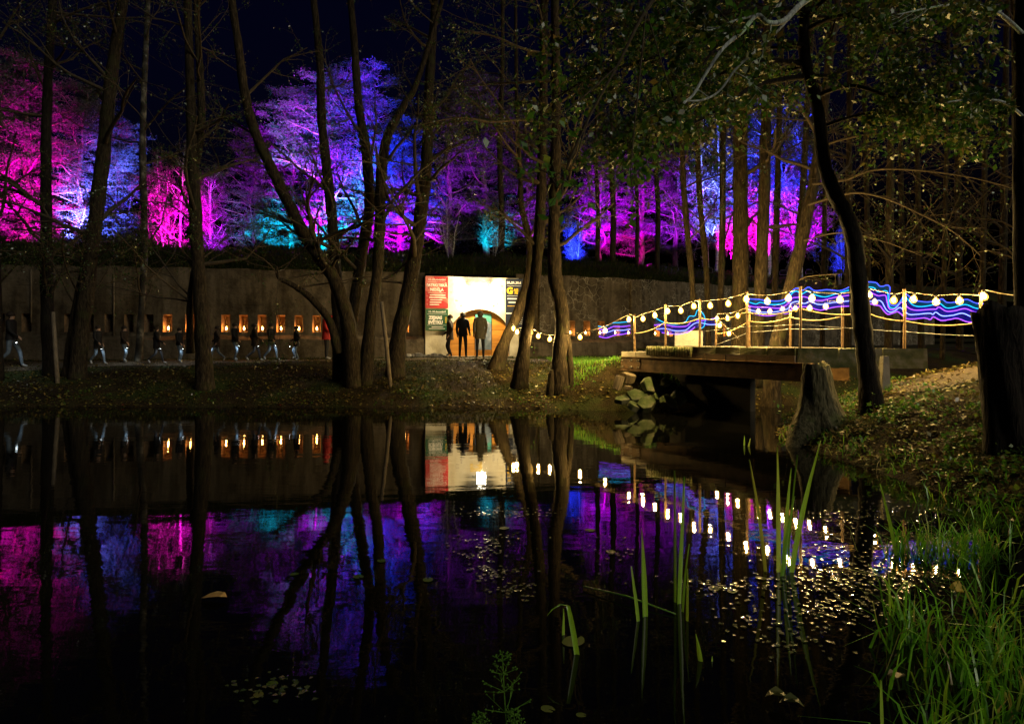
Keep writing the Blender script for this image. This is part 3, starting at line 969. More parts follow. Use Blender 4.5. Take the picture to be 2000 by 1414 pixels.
abut = thing('kerb_wall', 'low weathered concrete kerb on the right bank under the rope railing', 'kerb')
kr = on_line(1812, B1, R2)[0]
kerb(B1 + Vector((.03, -.01)), kr, 1.16, 1.51, .30, M['mossy'], 'kerb_block', 3, abut, .006)

# added wall under the deck hides the lit bank; near-black for shade
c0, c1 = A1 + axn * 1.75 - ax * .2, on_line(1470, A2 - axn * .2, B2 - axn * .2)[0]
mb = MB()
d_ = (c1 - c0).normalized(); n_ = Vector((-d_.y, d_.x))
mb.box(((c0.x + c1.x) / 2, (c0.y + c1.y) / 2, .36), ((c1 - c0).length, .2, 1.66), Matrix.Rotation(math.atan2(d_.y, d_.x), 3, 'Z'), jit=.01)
mb.build('shade_blocker', plain('shade_tone_concrete', (.03, .027, .022), .8), bridge)
# railing posts
posts_front = [(1233, 617, 1.24), (1293, 596, 1.36), (1360, 586, 1.50), (1452, 571, 1.50), (1556, 561, 1.50)]
posts_right = [(1694, 562, 1.50), (1768, 566, 1.50), (1919, 572, 1.20)]
posts_back = [(1398, 624, 1.45), (1463, 597, 1.45), (1543, 588, 1.45), (1645, 584, 1.45)]
def post(q, zt, zb, parent, r=.027):
    mb = MB().tube([(q.x, q.y, zb - .05), (q.x + .006, q.y, (zb + zt) / 2), (q.x, q.y, zt)], [r, r * .97, r], 8)
    mb.lathe((q.x, q.y, zt), [(r * 1.25, 0), (r * 1.25, .012), (r * .6, .03)], 8)
    mb.build('post', M['rustpost'], parent)
    return Vector((q.x, q.y, zt))
tops_f, tops_b, tops_r = [], [], []
for px, py, zb in posts_front:
    q, Y = on_line(px, A1, B1); q = q + axn * .10
    tops_f.append(post(q, CZ - (py - H0) / F * Y, zb, bridge))
for px, py, zb in posts_right:
    q, Y = on_line(px, B1, R2); q = q + Vector((.05, .12))
    tops_r.append(post(q, CZ - (py - H0) / F * Y, zb, abut if px < 1900 else abut))
for px, py, zb in posts_back:
    Y = back_Y(px); p = P(px, py, Y)
    tops_b.append(post(Vector((p.x, p.y)), p.z, zb, bridge))

def sag(a, b, s, n=9):
    return [a.lerp(b, i / n) - Vector((0, 0, s * 4 * (i / n) * (1 - i / n))) for i in range(n + 1)]
def rope(label, knots, s, r, mat, name='rope'):
    mb = MB(); pts = []
    for a, b in zip(knots[:-1], knots[1:]):
        pts += sag(a, b, s * (b - a).length)[(1 if pts else 0):]
    mb.tube(pts, r, 6)
    o = mb.build(name, mat, None, True, label=label, cat=name.split('_')[-1])
    return o
dn = lambda v, z: Vector((v.x, v.y, v.z - z))
allf = tops_f + tops_r
rope('thick hemp handrail rope sagging between the near railing posts', [dn(tops_f[0], .42)] + [dn(v, .40) for v in tops_f[1:]] + [dn(tops_r[0], .45), dn(tops_r[1], .55), dn(tops_r[2], .50)], .06, .017, M['rope'])
rope('thin steel wire along the foot of the near railing', [dn(v, .68) for v in tops_f[1:]] + [dn(v, .74) for v in tops_r], .008, .006, M['galv'], 'rail_wire')
rope('hemp rope sagging between the far railing posts', [dn(v, .36) for v in tops_b], .07, .016, M['rope'])
rope('thin steel wire along the far railing of the bridge', [dn(v, .62) for v in tops_b], .01, .006, M['galv'], 'rail_wire')

# ------------------------------------------------------------------ festoon lights
def bulbglass():
    m, nt, out = mat_new('bulb_glass')
    t = N(nt, 'ShaderNodeBsdfTransparent'); e = N(nt, 'ShaderNodeEmission')
    e.inputs[0].default_value = (1, .50, .06, 1); e.inputs[1].default_value = 1.9
    a = N(nt, 'ShaderNodeAddShader')
    nt.links.new(t.outputs[0], a.inputs[0]); nt.links.new(e.outputs[0], a.inputs[1]); nt.links.new(a.outputs[0], out.inputs[0])
    m.cycles.emission_sampling = 'NONE'
    return m
M['bulb'] = bulbglass()
M['filament'] = glow('bulb_filament', (1, .66, .20), BULB_L, True)
bulb_me = MB().lathe((0, 0, 0), [(.008, -.136), (.037, -.125), (.056, -.098), (.060, -.066), (.046, -.028), (.020, 0)], 12).mesh('bulb', M['bulb'], True)
fil_me = MB().lathe((0, 0, -.064), [(.007, -.036), (.022, -.020), (.027, .002), (.019, .024), (.007, .036)], 8).mesh('filament', M['filament'], True)
sock_me = MB().lathe((0, 0, 0), [(.019, -.004), (.020, .035), (.010, .048)], 8).mesh('socket', M['soot'], True)
def festoon(label, bulbs, cable_pts):
    o = thing('string_light', label, 'string lights', cable_pts[0])
    mb = MB().tube([Vector(p) for p in crom([tuple(p) for p in cable_pts], 6)], .010, 5)
    shift(mb, cable_pts[0]).build('cable', M['cable'], o, True)
    for b in bulbs:
        x = link('bulb', bulb_me, o); x.location = b - cable_pts[0]
        x.rotation_euler = (rng.uniform(-.1, .1), rng.uniform(-.1, .1), 0)
        link('socket', sock_me, x); link('filament', fil_me, x)
    return o
front_b = [(1228, 622), (1256, 621), (1279, 614), (1304, 606), (1329, 605), (1355, 596), (1387, 595), (1422, 591), (1457, 582), (1498, 586), (1540, 580), (1586, 580), (1640, 583), (1697, 574), (1746, 584), (1785, 582), (1827, 587), (1873, 585), (1921, 577)]
tree_b = [(1003, 640, 19.4), (1010, 647, 19.1), (1037, 648, 18.3), (1051, 655, 18.0), (1074, 661, 17.6), (1133, 657, 17.0), (1182, 644, 16.9)]
bl = [P(x, y, Y) + Vector((0, 0, .045)) for x, y, Y in tree_b]
fl = []
for x, y in front_b:
    Y = front_Y(x) + .06
    fl.append(P(x, y, Y) + Vector((0, 0, .045)))
cab = sorted([b + Vector((0, 0, .05)) for b in bl + fl] + [v + Vector((0, 0, -.03)) for v in allf], key=lambda v: v.x / v.y)
cab = [P(1000, 633, 19.9)] + cab + [P(1960, 574, 11.6), P(2010, 582, 11.2)]
festoon('long string of warm bulbs along the near side of the bridge', bl + fl, cab)
back_b = [(1424, 650, 17.4), (1406, 634, 17.0), (1400, 621, 16.75), (1421, 620), (1441, 615), (1481, 607), (1504, 607), (1528, 602), (1553, 601), (1582, 600), (1612, 597), (1708, 588)]
kb = []
for t in back_b:
    Y = t[2] if len(t) > 2 else back_Y(t[0]) - .05
    kb.append(P(t[0], t[1], Y) + Vector((0, 0, .045)))
cab = [P(1444, 664, 17.8)] + [b + Vector((0, 0, .05)) for b in kb[:3]] + sorted([b + Vector((0, 0, .05)) for b in kb[3:]] + [v + Vector((0, 0, -.03)) for v in tops_b[1:]], key=lambda v: v.x / v.y)
festoon('shorter string of warm bulbs along the far side of the bridge', kb, cab)

# ------------------------------------------------------------------ blue and violet exposure light trails on the bridge, modelled as glowing tubes
tubecol = {'b': glow('blue_light_line', (.05, .08, 1.0), 3.0), 'c': glow('cyan_light_line', (.01, .40, .72), 2.6), 'v': glow('violet_light_line', (.30, .06, 1.0), 3.2),
           'p': glow('pale_blue_light_line', (.18, .24, 1.0), 4.0)}
threadcol = [glow('cyan_light_thread', (.01, .15, .32), .45), glow('blue_light_thread', (.035, .03, .75), .55), glow('indigo_light_thread', (.05, .02, .65), .45)]
def trail(label, lines, Yf, r=.0085):
    o = None
    W3 = []
    for key, pts in lines:
        c = crom(pts, 5)
        W3.append((key, [P(p[0], p[1], Yf(p[0])) for p in c]))
    base = W3[0][1][0]
    o = thing('light_trail', label, 'light ribbon', base, 0, 'coloured light trails on the bridge')
    for key, c in W3:
        shift(MB().tube(c, r, 5), base).build('light_line', tubecol[key], o, True)
    for i in range(len(W3) - 1):
        a, b = W3[i][1], W3[i + 1][1]
        L = 26
        def rs(c):
            return [c[min(int(round(k / L * (len(c) - 1))), len(c) - 1)] for k in range(L + 1)]
        a, b = rs(a), rs(b)
        mb = MB()
        gap = max((p - q).length for p, q in zip(a, b))
        nt_ = max(3, min(14, int(gap / .013)))
        for k in range(1, nt_):
            t = k / nt_
            mb.tube([p.lerp(q, t) + Vector((0, .004 * (k % 3), 0)) for p, q in zip(a, b)], .0026, 3)
        shift(mb, base).build('light_thread', threadcol[0 if i == 0 else (1 if i > 1 else 2)], o, kind='stuff')  # thin threads stand in for the faint glow between the trail lines
    return o
trail('wavy blue and cyan light ribbon at the right end of the bridge railing', [
    ('b', [(1688, 551), (1702, 551), (1712, 553), (1718, 559), (1726, 559), (1733, 557), (1738, 562), (1737, 575), (1737, 592), (1743, 597), (1754, 594), (1766, 577), (1772, 576), (1785, 586), (1810, 590), (1832, 587), (1840, 584), (1850, 591), (1868, 590), (1888, 585), (1905, 592), (1925, 594), (1938, 595), (1951, 602)]),
    ('c', [(1688, 561), (1700, 561), (1708, 563), (1715, 570), (1730, 568), (1734, 574), (1735, 592), (1739, 601), (1750, 600), (1765, 581), (1772, 584), (1783, 596), (1800, 599), (1825, 595), (1836, 593), (1847, 601), (1860, 601), (1885, 595), (1905, 602), (1925, 604), (1945, 605)]),
    ('v', [(1700, 571), (1708, 575), (1716, 578), (1729, 577), (1732, 588), (1735, 600), (1740, 605), (1749, 602), (1757, 593), (1763, 591), (1775, 602), (1790, 606), (1820, 604), (1828, 604), (1834, 600), (1848, 608), (1865, 607), (1885, 603), (1905, 610), (1930, 611)]),
    ('p', [(1698, 589), (1708, 588), (1717, 587), (1723, 591), (1730, 604), (1738, 610), (1748, 607), (1756, 601), (1763, 604), (1775, 614), (1790, 614), (1815, 612), (1822, 614), (1828, 610), (1840, 617), (1860, 616), (1880, 612), (1900, 620), (1915, 620)]),
    ('v', [(1697, 593), (1710, 596), (1719, 598), (1726, 607), (1734, 614), (1743, 612), (1752, 609), (1758, 612), (1770, 622), (1785, 623), (1805, 621), (1817, 624), (1823, 619), (1838, 626), (1855, 624), (1870, 622), (1890, 629), (1905, 628)])],
    lambda x: on_line(x, B1, R2)[1] + .55)
trail('wavy violet and cyan light ribbon in the middle of the bridge', [
    ('b', [(1462, 584), (1480, 585), (1505, 588), (1530, 586), (1545, 570), (1556, 563), (1568, 567), (1579, 561), (1592, 568), (1615, 566), (1640, 568), (1658, 561)]),
    ('c', [(1462, 590), (1476, 594), (1485, 591), (1505, 595), (1528, 593), (1540, 584), (1547, 573), (1556, 569), (1566, 574), (1578, 569), (1592, 576), (1612, 580), (1632, 574), (1658, 567)]),
    ('v', [(1461, 598), (1478, 600), (1502, 601), (1522, 602), (1538, 594), (1546, 583), (1557, 581), (1572, 580), (1586, 585), (1604, 587), (1630, 581), (1658, 577)]),
    ('p', [(1459, 604), (1480, 609), (1500, 610), (1522, 608), (1540, 602), (1546, 592), (1558, 589), (1571, 593), (1582, 589), (1600, 595), (1628, 591), (1658, 588)]),
    ('v', [(1458, 611), (1480, 615), (1500, 617), (1522, 614), (1541, 611), (1548, 601), (1560, 600), (1580, 600), (1602, 606), (1630, 600), (1658, 598)])],
    lambda x: min(front_Y(x), 12.75) + .75 if x > 1530 else front_Y(x) + .75)
trail('short cyan and violet light ribbon curling above the white board', [
    ('c', [(1281, 621), (1295, 629), (1318, 634), (1338, 629), (1346, 618), (1357, 617), (1362, 606), (1370, 609), (1377, 622), (1375, 637), (1368, 642)]),
    ('v', [(1278, 635), (1298, 634), (1318, 638), (1340, 637), (1350, 629), (1360, 626), (1375, 626), (1396, 622)]),
    ('p', [(1282, 643), (1300, 642), (1318, 646), (1338, 645), (1348, 638), (1356, 632), (1366, 630), (1385, 634), (1398, 634)]),
    ('v', [(1293, 650), (1308, 652), (1322, 653), (1340, 650), (1352, 643), (1357, 639)])],
    lambda x: front_Y(x) + .9)
trail('short blue and violet light ribbon at the left end of the bridge', [
    ('c', [(1168, 637), (1180, 638), (1195, 631), (1210, 630), (1231, 628)]),
    ('v', [(1170, 643), (1184, 644), (1198, 638), (1215, 638), (1231, 636)]),
    ('p', [(1172, 650), (1186, 649), (1200, 645), (1216, 645), (1231, 643)]),
    ('v', [(1170, 657), (1184, 660), (1200, 655), (1216, 653), (1231, 650)])],
    lambda x: 18.4)

# ------------------------------------------------------------------ board, obelisk, stake, rubble, stumps
b0 = P(1345, 661, 18.6)
bd = thing('notice_board', 'pale grey notice board standing behind the near railing', 'board', (b0.x, b0.y, b0.z), math.radians(-8))
MB().box((0, 0, 0), (.74, .04, .42)).build('panel', M['white'], bd)
for k in range(9):
    a = math.pi * (1.1 + .8 * k / 8)
    MB().box((.16 * math.cos(a), -.0225, .10 * math.sin(a) + .02), (.022, .004, .022)).build('mark', M['stone'], bd)
for x in (-.05, .05):
    MB().box((x, -.0225, .09), (.02, .004, .03)).build('mark', M['stone'], bd)
for x in (-.30, .30):
    MB().box((x, .03, -.35), (.04, .04, .6)).build('leg', M['wood'], bd)

q, Y = on_line(1707, B1, R2)
zb = gz(q.x, q.y - .25)
ob = MB().box((0, 0, .34), (.17, .17, .72), taper=.55, jit=.01).build('concrete_marker', M['concrete'], None, label='narrow tapering concrete marker stone behind the dark crooked trunk', cat='marker stone')
ob.location = (q.x + .02, q.y - .30, zb - .03)

a = P(745, 590, 18.6); zs = gz(P(762, 720, 18.2).x, 18.2)
sb = P(763, 725, 18.2)
mb = MB().tube([Vector((sb.x, 18.2, zs - .1)), (Vector((sb.x, 18.2, zs)) + a) / 2 + Vector((.01, 0, 0)), a], [.06, .057, .052], 8, lump=.04)
shift(mb, (sb.x, 18.2, zs)).build('wooden_stake', M['wood'], None, True, label='leaning sawn wooden stake standing right of the multi-stemmed tree', cat='stake').location = (sb.x, 18.2, zs)
a = P(104, 610, 19.0); zs = gz(P(113, 0, 18.7).x, 18.7); sb = P(113, 0, 18.7)
mb = MB().tube([Vector((sb.x, 18.7, zs - .1)), a], [.065, .05], 8, lump=.04)
shift(mb, (sb.x, 18.7, zs)).build('wooden_stake', M['wood'], None, True, label='wooden stake leaning on the straight trunk at the left', cat='stake').location = (sb.x, 18.7, zs)

def rock(verts_scale, seed, name, label, loc, rot, mat, cat='stone slab', group='rubble under the bridge end'):
    g = random.Random(seed)
    mb = MB()
    sx, sy, sz = verts_scale
    ring = []
    n = 6
    angs = sorted(2 * math.pi * (q + g.uniform(-.3, .3)) / n for q in range(n)); rads = [g.uniform(.78, 1.2) for q in range(n)]
    for lev, (zz, s) in enumerate(((-.5, .95), (-.1, 1.0), (.40, .98), (.5, .92))):
        for k in range(n):
            an = angs[k]
            rr = rads[k] * s * g.uniform(.97, 1.03)
            ring.append((sx * rr * math.cos(an) * .5, sy * rr * math.sin(an) * .5, sz * zz + g.uniform(-.016, .016)))
    mb.v = ring
    for l in range(3):
        for k in range(n):
            mb.f.append((l * n + k, l * n + (k + 1) % n, (l + 1) * n + (k + 1) % n, (l + 1) * n + k))
    mb.f.append(tuple(reversed(range(n)))); mb.f.append(tuple(3 * n + k for k in range(n)))
    o = mb.build(name, mat, None, False, label=label, cat=cat, group=group)
    o.location = loc; o.rotation_euler = rot
    return o
rub = [((1268, 752, 16.05), (.55, .42, .13), (1.05, .25, .5), 'slab', 'big pale slab tilted under the girder end'),
       ((1243, 775, 15.95), (.50, .34, .16), (.9, .1, -.2), 'slab', 'pale mossy slab in the middle left of the rubble'),
       ((1262, 790, 15.8), (.55, .36, .2), (.8, -.1, .1), 'slab', 'mossy block at the water edge in the rubble'),
       ((1304, 786, 15.75), (.48, .34, .15), (.95, .6, .3), 'slab', 'pointed mossy slab at the water edge right in the rubble'),
       ((1300, 748, 16.25), (.26, .20, .12), (1.1, .7, .4), 'slab', 'narrow upright slab tucked beneath the girder'),
       ((1286, 762, 16.1), (.34, .26, .12), (1.0, .4, -.3), 'slab', 'grey slab just below the tucked upright one'),
       ((1228, 738, 16.55), (.40, .3, .2), (.3, .2, 0), 'wood', 'rounded brown stone under the girder tip'),
       ((1208, 748, 16.45), (.22, .22, .34), (.2, .3, 1), 'wood', 'brown upright stone left of the girder tip'),
       ((1226, 757, 16.3), (.24, .16, .08), (.3, .1, .4), 'wood', 'small flat stone between leaves and slabs'),
       ((1215, 781, 15.95), (.40, .26, .12), (.5, -.2, .2), 'slab', 'flat dark slab among the leaves left of the rubble'),
       ((1284, 776, 15.95), (.36, .28, .15), (.9, -.3, .9), 'slab', 'broken mossy slab in the middle of the rubble'),
       ((1238, 794, 15.75), (.34, .26, .14), (.6, .2, .7), 'slab', 'small mossy slab at the water edge left in the rubble'),
       ((1325, 778, 16.1), (.44, .34, .22), (.8, .5, .2), 'slab', 'shadowed slab deepest under the bridge')]
for i, ((px, py, Y), s, r, m, lab) in enumerate(rub):
    rock(s, i + 1, 'rubble_slab' if m == 'slab' else 'rubble_stone', lab, P(px, py, Y - .28), r, M[m], 'slab' if m == 'slab' else 'stone')

def stump(name, label, base, prof, mat, lean=(0, 0), jag=.0, roots=0, lobes=3.0):
    """A furrowed, root-buttressed trunk foot with a broken top."""
    g = random.Random(len(label))
    sides, rings = 44, 18
    ph = [g.uniform(0, 6.28) for _ in range(8)]
    cp = crom(prof, 6)
    zs = np.linspace(cp[0][1], cp[-1][1], rings)
    rs = np.interp(zs, [c[1] for c in cp], [c[0] for c in cp])
    z_lo, z_hi = zs[0], zs[-1]
    mb = MB()
    for i, (z, r) in enumerate(zip(zs, rs)):
        t = (z - z_lo) / (z_hi - z_lo)
        but = (1 - t) ** 2.2
        for k in range(sides):
            an = 2 * math.pi * k / sides
            tw = an + .5 * t
            fl = 1 + but * (.26 * math.sin(lobes * tw + ph[0]) + .16 * math.sin(5 * tw + ph[1])) + .05 * math.sin(7 * tw + ph[2] + 3 * t) + .035 * math.sin(13 * tw + ph[3] - 2 * t) + g.uniform(-.022, .022)
            rr = r * max(fl, .35)
            zz = z
            if i == rings - 1:
                zz += jag * (math.sin(an * 2 + ph[4]) + .7 * math.sin(an * 5 + ph[5])) + g.uniform(-.4, .4) * jag
            mb.v.append((math.cos(an) * rr + lean[0] * z, math.sin(an) * rr + lean[1] * z, zz))
    for i in range(rings - 1):
        for k in range(sides):
            k2 = (k + 1) % sides
            mb.f.append((i * sides + k, i * sides + k2, (i + 1) * sides + k2, (i + 1) * sides + k))
    n0 = len(mb.v)
    for k in range(sides):
        x, y, z = mb.v[(rings - 1) * sides + k]
        cx, cy = lean[0] * z_hi, lean[1] * z_hi
        mb.v.append((cx + (x - cx) * .55, cy + (y - cy) * .55, z - .02 - .5 * jag * abs(math.sin(k))))
    mb.v.append((lean[0] * z_hi, lean[1] * z_hi, z_hi - .03 - jag * .5))
    for k in range(sides):
        k2 = (k + 1) % sides
        mb.f.append(((rings - 1) * sides + k, (rings - 1) * sides + k2, n0 + k2, n0 + k))
        mb.f.append((n0 + k, n0 + k2, n0 + sides))
    o = thing(name, label, 'stump', base)
    mb.build('trunk', mat, o, True)
    return o
M['stump'] = bark('mossy_stump_bark', (.03, .03, .014), (.10, .085, .045), (.17, .15, .09))
sx_ = P(1600, 0, 11.2).x
stump('tree_stump', 'mossy flat-topped tree stump on the right bank below the girder', (sx_, 11.2, gz(sx_, 11.2) - .05), [(.62, -.2), (.46, .10), (.33, .36), (.255, .66), (.215, .95), (.20, 1.08)], M['stump'], (-.05, 0), .035, 0)
sx2 = P(1974, 0, 8.0).x
stump('broken_trunk', 'thick black broken trunk at the right edge of the picture', (sx2, 8.0, gz(sx2, 8.0) - .1), [(.30, -.1), (.27, .3), (.25, .9), (.26, 1.3), (.28, 1.66)], M['bark_dark'], (-.085, 0), .06, 0, 2.0)

# ------------------------------------------------------------------ trees
def rvec(g):
    return Vector((g.gauss(0, 1), g.gauss(0, 1), g.gauss(0, 1)))
def grow(mb, leaves, p, d, L, r, lvl, g, cfg):
    n = 6 if lvl == 1 else (4 if lvl == 2 else 3)
    pts = [p.copy()]
    d = d.normalized()
    for i in range(n):
        d = (d + rvec(g) * cfg['wander'] + Vector((0, 0, cfg['up'][lvl - 1]))).normalized()
        pts.append(pts[-1] + d * (L / n))
    rad = [max(r * (1 - .72 * i / n), .0022) for i in range(n + 1)]
    mb.tube(pts, rad, 6 if lvl == 1 else (4 if lvl == 2 else 3), cap=False)
    if lvl < cfg['levels']:
        for k in range(cfg['kids'][lvl - 1]):
            t = g.uniform(.22, 1.0)
            i = min(int(t * n), n - 1)
            q = pts[i].lerp(pts[i + 1], t * n - i)
            dd = (pts[i + 1] - pts[i]).normalized()
            nd = dd * g.uniform(.5, .9) + rvec(g) * .55
            nd.z *= cfg.get('zflat', .8)
            grow(mb, leaves, q, nd, L * g.uniform(.35, .6), max(rad[i] * .55, .003), lvl + 1, g, cfg)
    if lvl >= cfg['levels'] - 1:
        m = cfg['leaves'] if lvl == cfg['levels'] else cfg['leaves'] // 2
        for k in range(m):
            t = g.uniform(.15, 1.0)
            i = min(int(t * n), n - 1)
            leaves.append(tuple(pts[i].lerp(pts[i + 1], t * n - i) + rvec(g) * .03))

CFG = dict(wander=.16, up=(.05, .02, -.04), levels=3, kids=(6, 4), leaves=6)
def stem_pts(path, Y, dY=0.0, ext=1.12):
    """path: (px, py, width px) from the foot up."""
    n = len(path)
    out = []
    for i, (x, y, w) in enumerate(path):
        yy = Y + dY * i / (n - 1)
        p = P(x, y, yy)
        out.append((p.x, p.y, p.z, w * .42 * yy / F))
    return out
def tree(name, label, stems, bark_m='bark', nb=12, leafn=6, leafsize=.065, leaf_m='leaf', seed=1, zmin=2.6, blen=(1.6, 3.2), cfg=None, extra=None, group=None, cat='tree', twigm='twig', top=13.0, flare=1.0, clip_front=None):
    """stems: list of (path, Y, dY). One thing: trunk(s), branches, crown."""
    g = random.Random(seed)
    c = dict(CFG); c['leaves'] = leafn
    if cfg: c.update(cfg)
    base = None
    brm, leaves = MB(), []
    root = None
    for si, (path, Y, dY) in enumerate(stems):
        sp = stem_pts(path, Y, dY)
        x0, y0, z0, r0 = sp[0]
        zg = gz(x0, y0)
        if path[0][1] > 640 and (si == 0 or z0 < zg + .6):
            sp[0] = (x0, y0, min(z0, zg) - .12, r0 * flare)
        # carry the stem on above the frame
        x1, y1, z1, r1 = sp[-1]; xa, ya, za, ra = sp[-2]
        if z1 < top and z1 > 8:
            dx = (x1 - xa) / max(z1 - za, .1)
            sp.append((x1 + dx * (top - z1) * .6, y1, top, r1 * .55))
        cr = crom(sp, 6)
        if root is None:
            base = (float(cr[0][0]), float(cr[0][1]), float(max(zg, 0)) if path[0][1] > 640 else float(cr[0][2]))
            root = thing(name, label, cat, base, 0, group)
        mb = MB().tube([Vector(p[:3]) for p in cr], [max(float(p[3]) * (1 + .05 * math.sin(i * 1.7 + si)), .01) for i, p in enumerate(cr)], 14, lump=.05)
        shift(mb, base).build('trunk' if si == 0 else 'stem', M[bark_m], root, True)
        hi = [p for p in cr if p[2] > zmin]
        if hi and nb:
            for k in range(max(1, int(nb / len(stems) + .5))):
                i = g.randrange(len(hi))
                p = hi[i]
                az = g.uniform(0, 2 * math.pi)
                d = Vector((math.cos(az), math.sin(az) * .8, g.uniform(.15, .8)))
                grow(brm, leaves, Vector(p[:3]), d, g.uniform(*blen), max(float(p[3]) * .38, .012), 1, g, c)
    if extra:
        for path, r0, r1, tw, tl in extra:      # explicit boughs: (px,py,Y)
            cr = crom([tuple(P(*q)) for q in path], 5)
            m = len(cr)
            brm.tube([Vector(q) for q in cr], [r0 + (r1 - r0) * i / (m - 1) for i in range(m)], 8, lump=.04)
            for k in range(tw):
                i = g.randrange(m // 5, m - 1)
                q = Vector(cr[i]); dd = (Vector(cr[i + 1]) - q).normalized()
                nd = dd * .6 + rvec(g) * .6
                grow(brm, leaves, q, nd, tl * g.uniform(.6, 1.2), max(r1 * .7, .004), 2, g, c)
    if brm.v:
        shift(brm, base).build('branches', M[twigm], root, True, kind='stuff')
    if leaves:
        lv = np.array(leaves) - np.array(base)
        link('crown', leaf_mesh('crown', lv, leafsize, M[leaf_m], .62, .35, g=np.random.default_rng(seed)), root, kind='stuff')
    return root

SPARSE = dict(kids=(5, 3))
tree('alder_tree', 'straight dark trunk near the left edge with a stake against it', [([(98, 716, 30), (93, 600, 27), (91, 480, 25), (90, 330, 22), (93, 180, 19), (100, 60, 17), (104, -10, 16)], 19.6, 0)], seed=3, nb=20, leafn=6, bark_m='bark_dark')
tree('alder_tree', 'dark trunk cut by the left edge of the picture', [([(-6, 705, 30), (-10, 560, 26), (-14, 300, 22), (-10, 0, 18)], 19.0, 0)], seed=4, nb=18, leafn=6,
     extra=[([(-8, 560, 19), (30, 520, 18.8), (60, 480, 18.6), (110, 520, 18.4)], .03, .008, 12, .9), ([(-8, 390, 19), (40, 350, 19), (100, 320, 19), (160, 330, 19)], .04, .01, 12, 1.0)], bark_m='bark_dark')
tree('alder_tree', 'twin-footed trunk leaning right beside the lit walkers', [([(150, 722, 40), (160, 640, 34), (172, 540, 33), (188, 420, 31), (203, 290, 29), (216, 160, 26), (235, 40, 22), (244, -20, 20)], 19.2, 0),
                                           ([(128, 712, 20), (142, 640, 17), (155, 560, 13), (170, 500, 9)], 19.4, 0)], seed=5, nb=20, leafn=6)
tree('birch_tree', 'slender birch with pale patched bark left of the leftmost candle', [([(270, 672, 15), (277, 600, 14), (282, 500, 15), (281, 400, 15), (279, 280, 14), (283, 140, 12), (290, -10, 10)], 21.6, 0)], 'bark_birch_dark', seed=6, nb=14, leafn=4, flare=1.2)
tree('alder_tree', 'forked trunk standing in front of the second lit niche', [([(400, 748, 48), (398, 690, 36), (393, 600, 32), (386, 500, 28), (381, 400, 28), (377, 300, 26), (372, 170, 20), (367, 0, 17)], 18.3, 0),
                                    ([(381, 330, 16), (393, 260, 17), (392, 160, 16), (386, 60, 14), (384, -10, 13)], 18.3, .2),
                                    ([(372, 690, 18), (371, 620, 15), (374, 560, 13), (384, 500, 10)], 18.7, -.2)], seed=7, nb=24, leafn=6, zmin=2.4,
     extra=[([(385, 440, 18.3), (330, 400, 18), (270, 390, 17.6), (225, 350, 17.4)], .03, .008, 10, .8)])
tree('alder_tree', 'many-stemmed spreading tree right of the red niche', [
    ([(690, 712, 46), (684, 660, 36), (672, 600, 32), (650, 540, 30), (622, 500, 29), (592, 455, 28), (560, 390, 26), (528, 325, 24), (495, 250, 22), (477, 175, 20), (466, 90, 18), (452, -10, 16)], 18.4, -.6),
    ([(664, 706, 34), (660, 620, 26), (655, 520, 26), (648, 420, 24), (638, 330, 22), (628, 230, 20), (625, 120, 17), (612, -10, 14)], 19.0, .2),
    ([(676, 704, 30), (692, 600, 26), (706, 500, 25), (722, 400, 24), (715, 300, 22), (700, 200, 19), (692, 80, 16), (684, -10, 14)], 18.9, .2),
    ([(712, 710, 36), (724, 620, 26), (736, 540, 25), (742, 440, 25), (744, 350, 24), (756, 270, 21), (790, 205, 16), (822, 140, 12)], 18.5, .1),
    ([(662, 690, 24), (645, 630, 18), (622, 598, 17), (596, 573, 15), (570, 556, 12), (545, 543, 9), (540, 520, 6)], 18.3, -.4)], seed=8, nb=30, leafn=4, zmin=3.0,
     extra=[([(528, 325, 18), (470, 310, 17.6), (430, 330, 17.2)], .03, .01, 10, .9), ([(545, 540, 17.9), (540, 600, 17.7), (547, 650, 17.5), (540, 720, 17.3)], .012, .005, 8, .5)])
tree('alder_tree', 'stout trunk leaning right beside the lone candle', [([(772, 708, 48), (778, 660, 36), (795, 580, 34), (812, 490, 32), (824, 400, 30), (834, 300, 26), (838, 180, 22), (846, 60, 18), (850, -10, 16)], 19.3, 0)], seed=9, nb=16, leafn=5,
     extra=[([(836, 250, 19.3), (900, 235, 19), (960, 235, 18.6), (1030, 260, 18.2)], .05, .015, 14, .9)])
tree('alder_tree', 'yellow-lit trunk leaning across the right side of the arch', [([(968, 710, 44), (985, 670, 27), (1008, 620, 25), (1028, 560, 24), (1038, 500, 21), (1030, 450, 16), (1018, 400, 13), (1016, 330, 11), (1010, 230, 9), (1008, 100, 8)], 20.2, -.3)], seed=10, nb=8, leafn=6, zmin=4.5)
tree('alder_tree', 'yellow-lit trunk standing just right of the navy poster', [([(1014, 742, 44), (1022, 690, 30), (1033, 620, 27), (1044, 550, 26), (1052, 470, 26), (1057, 380, 24), (1060, 260, 22), (1062, 130, 19), (1062, -10, 17)], 18.0, .3)], seed=11, nb=14, leafn=8, zmin=3.5)
